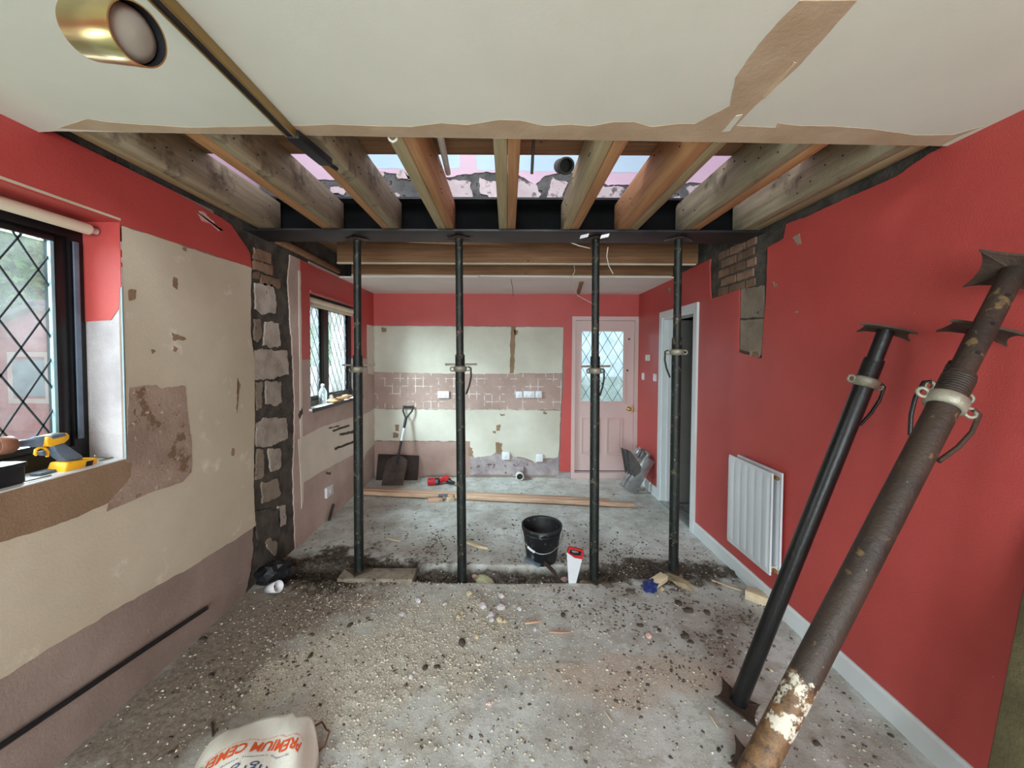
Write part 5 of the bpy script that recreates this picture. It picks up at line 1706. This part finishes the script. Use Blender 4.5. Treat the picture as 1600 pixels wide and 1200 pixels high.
# olive plank leaning at the right edge
p_t = P(1602, 935, 'x', 1.64)
p_b = P(1549, 1200, 'x', 1.50)
dl = (p_b - p_t); pb0 = p_b + dl * ((p_b.z - .005) / (p_t.z - p_b.z))
tt = p_t - dl * .9
ax_ = (tt - pb0)
sd = Vector((.25, -1, 0)); sd = (sd - ax_.normalized() * sd.dot(ax_.normalized())).normalized()
nn = ax_.normalized().cross(sd)
o = MB().obox((tt + pb0) / 2 + sd * .11 + nn * .0, ax_ / 2, sd * .11, nn * .022).build('leaning_plank', OLIVE, None, .003, 1)
tag(o, 'olive brown plank leaning at the right edge of view', 'plank')

# ================================================================== THINGS ON THE SILLS
XD = -1.815
dq = lambda pts: [P(a, b, 'x', XD) for (a, b) in pts]
dr = empty('cordless_drill', P(105, 742, 'x', XD), 'yellow and grey cordless drill on the near window ledge', 'drill')
TH = Vector((.05, 0, 0))


def prof(name, pts, th, m, par=None, off=0.0, bev=.006):
    q = [p + Vector((off - th / 2, 0, 0)) for p in dq(pts)]
    return MB().prism(q, (th, 0, 0)).build(name, m, par or dr, bev)


bodyp = prof('motor_housing', [(60, 690), (63, 683), (94, 676), (98, 680), (97, 686), (90, 692), (70, 698), (62, 697)], .062, YEL)
prof('housing_top', [(66, 681), (88, 676.5), (91, 681), (70, 686)], .040, GREYP, bodyp, .014, .002)
a, b = P(66, 689, 'x', XD), P(24, 694, 'x', XD)
MB().tube([a, a.lerp(b, .35), a.lerp(b, .4), b], [.022, .020, .015, .013], 14).build('gearbox', GREYP, dr)
MB().tube([b, b + (b - a).normalized() * .02], .010, 12).build('chuck', BLACK, dr)
ax2 = (b - a).normalized()
Mh2 = Matrix.Translation(b + ax2 * .012) @ ax2.to_track_quat('Z', 'Y').to_matrix().to_4x4()
MB().lathe([(0, 0), (.030, 0), (.032, .004), (.032, .05), (.029, .05), (.029, .008), (0, .008)], 28, Mh2).build('hole_saw', BROWNM, dr)
prof('handle', [(76, 697), (93, 691), (105, 700), (122, 711), (124, 717), (97, 722), (88, 715), (80, 706)], .038, GREYP)
MB().tube(dq([(74, 714), (75, 706), (70, 700), (62, 699), (56, 703), (55, 709), (57, 711)]), .0055, 8).build('trigger_guard', YEL, dr)
prof('trigger', [(60, 706), (68, 704), (70, 712), (64, 712)], .018, GREYP, None, 0, .002)
prof('battery', [(92, 722), (122, 718), (139, 714.5), (141, 718), (136, 728), (127, 737), (104, 741), (88, 742), (87, 734)], .075, YEL)
prof('battery_clip', [(121, 721), (132, 719), (129, 731), (119, 732)], .006, BLACK, None, .037, .001)

bx0 = P(2, 765, 'z', SILL)
o = empty('black_box', (-1.80, 1.40, SILL), 'shiny black plastic box at the left end of the window ledge', 'box')
MB().box((-1.86, 1.22, SILL), (-1.775, 1.475, SILL + .075)).build('tub', BLACK, o, .008)
MB().box((-1.864, 1.216, SILL + .062), (-1.771, 1.479, SILL + .078)).build('lid', BLACK, o, .004)
o = MB().obox((-1.83, 1.60, SILL + .006), (0, .05, 0), (.018, .004, 0), (0, 0, .005)).build('chisel', GREYP, None, .002)
tag(o, 'flat blue grey chisel lying beside the black box', 'chisel')
for (pts, lb) in (([(148, 712), (170, 718)], 'pale screw lying nearest the window frame'), ([(155, 720), (186, 716)], 'thin screw lying along the ledge corner'), ([(40, 752), (80, 750)], 'long thin nail in front of the drill battery')):
    q = [P(a_, b_, 'x', -1.80 + .03 * (lb.startswith('long'))) for (a_, b_) in pts]
    for v in q: v.z = max(v.z, SILL + .004)
    tag(MB().tube(q, .0032, 6).build('screw', ZINC), lb, 'screw')

bt = Vector((-1.775, 3.87, SILL))
e = empty('water_bottle', bt, 'clear plastic bottle on the kitchen window sill', 'bottle')
M = Matrix.Translation(bt)
MB().lathe([(0, .0), (.034, 0), (.037, .008), (.035, .03), (.037, .05), (.035, .07), (.037, .09), (.036, .12), (.025, .15), (.014, .165), (.013, .182)], 20, M).build('body', BOTTLE, e)
MB().lathe([(.016, .176), (.016, .196), (0, .197)], 16, M).build('cap', SOCK, e)
bt = Vector((-1.775, 4.05, SILL))
e = empty('glue_bottle', bt, 'small white bottle with a dark cap on the kitchen sill', 'bottle')
M = Matrix.Translation(bt)
MB().lathe([(0, 0), (.022, 0), (.024, .006), (.024, .06), (.012, .075), (.009, .08)], 16, M).build('body', SOCK, e)
MB().lathe([(.010, .078), (.007, .10), (0, .102)], 12, M).build('cap', BLACK, e)
for i, (yy, xx, r, lb) in enumerate(((4.00, -1.735, .042, 'tan crumpled rag nearest the bottles on the kitchen sill'), (4.20, -1.745, .042, 'tan crumpled rag in the middle of the kitchen sill'), (4.38, -1.755, .045, 'tan crumpled rag at the far end of the kitchen sill'))):
    rock('rag', (xx, yy, SILL + .022), r, BREAD, lb, 'rag', None, (.9, 1.5, .5), 90 + i, 2, .4)

# ================================================================== OUTSIDE
struct(MB().box((-30, -10, -.6), (30, 40, -.45)).build('garden_ground', GRASS))
# red boarded shed seen through the near window
shd = empty('garden_shed', (-6.2, 5.0, -.45), 'red boarded shed outside the near window', 'shed')
SX0, SX1, SY, = -7.0, -4.9, 5.2
for k in range(15):
    z = -.45 + k * .15
    MB().hexa([(SX0, SY - .012, z), (SX1, SY - .012, z), (SX1, SY + .02, z), (SX0, SY + .02, z), (SX0, SY, z + .15), (SX1, SY, z + .15), (SX1, SY + .02, z + .15), (SX0, SY + .02, z + .15)]).build('board', SHEDR, shd)
MB().box((SX0, SY + .02, -.45), (SX1, SY + 2.2, 1.8)).build('shed_body', SHEDR, shd)
MB().prism([(SX0 - .1, SY - .03, 1.8), (SX1 + .1, SY - .03, 1.8), ((SX0 + SX1) / 2, SY - .03, 2.22)], (0, 2.3, 0)).build('gable', SHEDR, shd)
MB().obox(((SX0 * .5 + SX1 * 1.5) / 2, SY + 1.1, 2.02), (.62, 0, -.235), (0, 1.25, 0), (.01, 0, .03)).obox(((SX0 * 1.5 + SX1 * .5) / 2, SY + 1.1, 2.02), (.62, 0, .235), (0, 1.25, 0), (-.01, 0, .03)).build('roof', ROOFM, shd)
wf = MB()
wf.box((-6.42, SY - .03, 1.02), (-6.36, SY + .01, 1.56)).box((-5.94, SY - .03, 1.02), (-5.88, SY + .01, 1.56)).box((-6.42, SY - .03, 1.56), (-5.88, SY + .01, 1.62)).box((-6.42, SY - .03, .96), (-5.88, SY + .01, 1.02))
sw_ = wf.build('shed_window', PINKB, shd)
MB().box((-6.37, SY - .022, 1.05), (-5.93, SY - .016, 1.52)).build('pane', mat('shed_glass', (120, 132, 140), (140, 152, 160), 3, .2), sw_)


def tree(label, c, h, r, n, sx=1.0):
    e = empty('tree', c, label, 'tree')
    MB().tube([c, c + Vector((.05, 0, h * .5)), c + Vector((0, .05, h * .85))], [.12, .09, .04], 8).build('trunk', BARK, e)
    vs, fs = [], []
    for i in range(n):
        d = Vector((random.gauss(0, 1), random.gauss(0, 1), random.gauss(0, 1))).normalized() * (random.random() ** .4)
        lump = 1 + .25 * mnoise.noise(d * 2.5)
        p = c + Vector((d.x * r * sx, d.y * r, h * .72 + d.z * r * 1.0)) * 1.0 * 1.0 if lump else None
        a = Vector((random.gauss(0, 1), random.gauss(0, 1), random.gauss(0, 1))).normalized()
        b = a.orthogonal().normalized()
        s = random.uniform(.05, .11)
        k = len(vs)
        vs += [p - a * s, p + b * s * .5, p + a * s, p - b * s * .5]
        fs.append((k, k + 1, k + 2, k + 3))
    f = MB().add(vs, fs).build('foliage', LEAF, e)
    f['kind'] = 'stuff'
    return e


tree('leafy green tree behind the shed outside the near window', Vector((-9.9, 8.6, -.45)), 5.4, 1.5, 7000)
tree('small green bush tree outside the kitchen window', Vector((-4.4, 10.0, -.45)), 2.9, .8, 3000)
hs = empty('neighbour_house', (-8, 13, -.45), 'pale neighbouring house outside the kitchen window', 'house')
MB().box((-12.5, 13.5, -.45), (-6.0, 18, 4.6)).build('wall', PINKB, hs)
MB().prism([(-12.8, 13.3, 4.6), (-12.8, 18.2, 4.6), (-12.8, 15.7, 6.4)], (7.1, 0, 0)).build('roof', ROOFM, hs)
for k in range(3):
    f = MB().box((-11.6 + k * 2.0, 13.44, 2.2), (-10.6 + k * 2.0, 13.5, 3.4)).build('window', SOCK, hs)
    MB().box((-11.5 + k * 2.0, 13.42, 2.3), (-10.7 + k * 2.0, 13.45, 3.3)).build('pane', GREYP, f)
fn = empty('garden_fence', (-5, 8.2, -.45), 'pale board fence outside the kitchen window', 'fence')
for k in range(26):
    x = -6.0 + k * .155
    MB().box((x, 8.6, -.45), (x + .145, 8.62, 1.35 + .01 * (k % 3))).build('board', PALEW, fn)
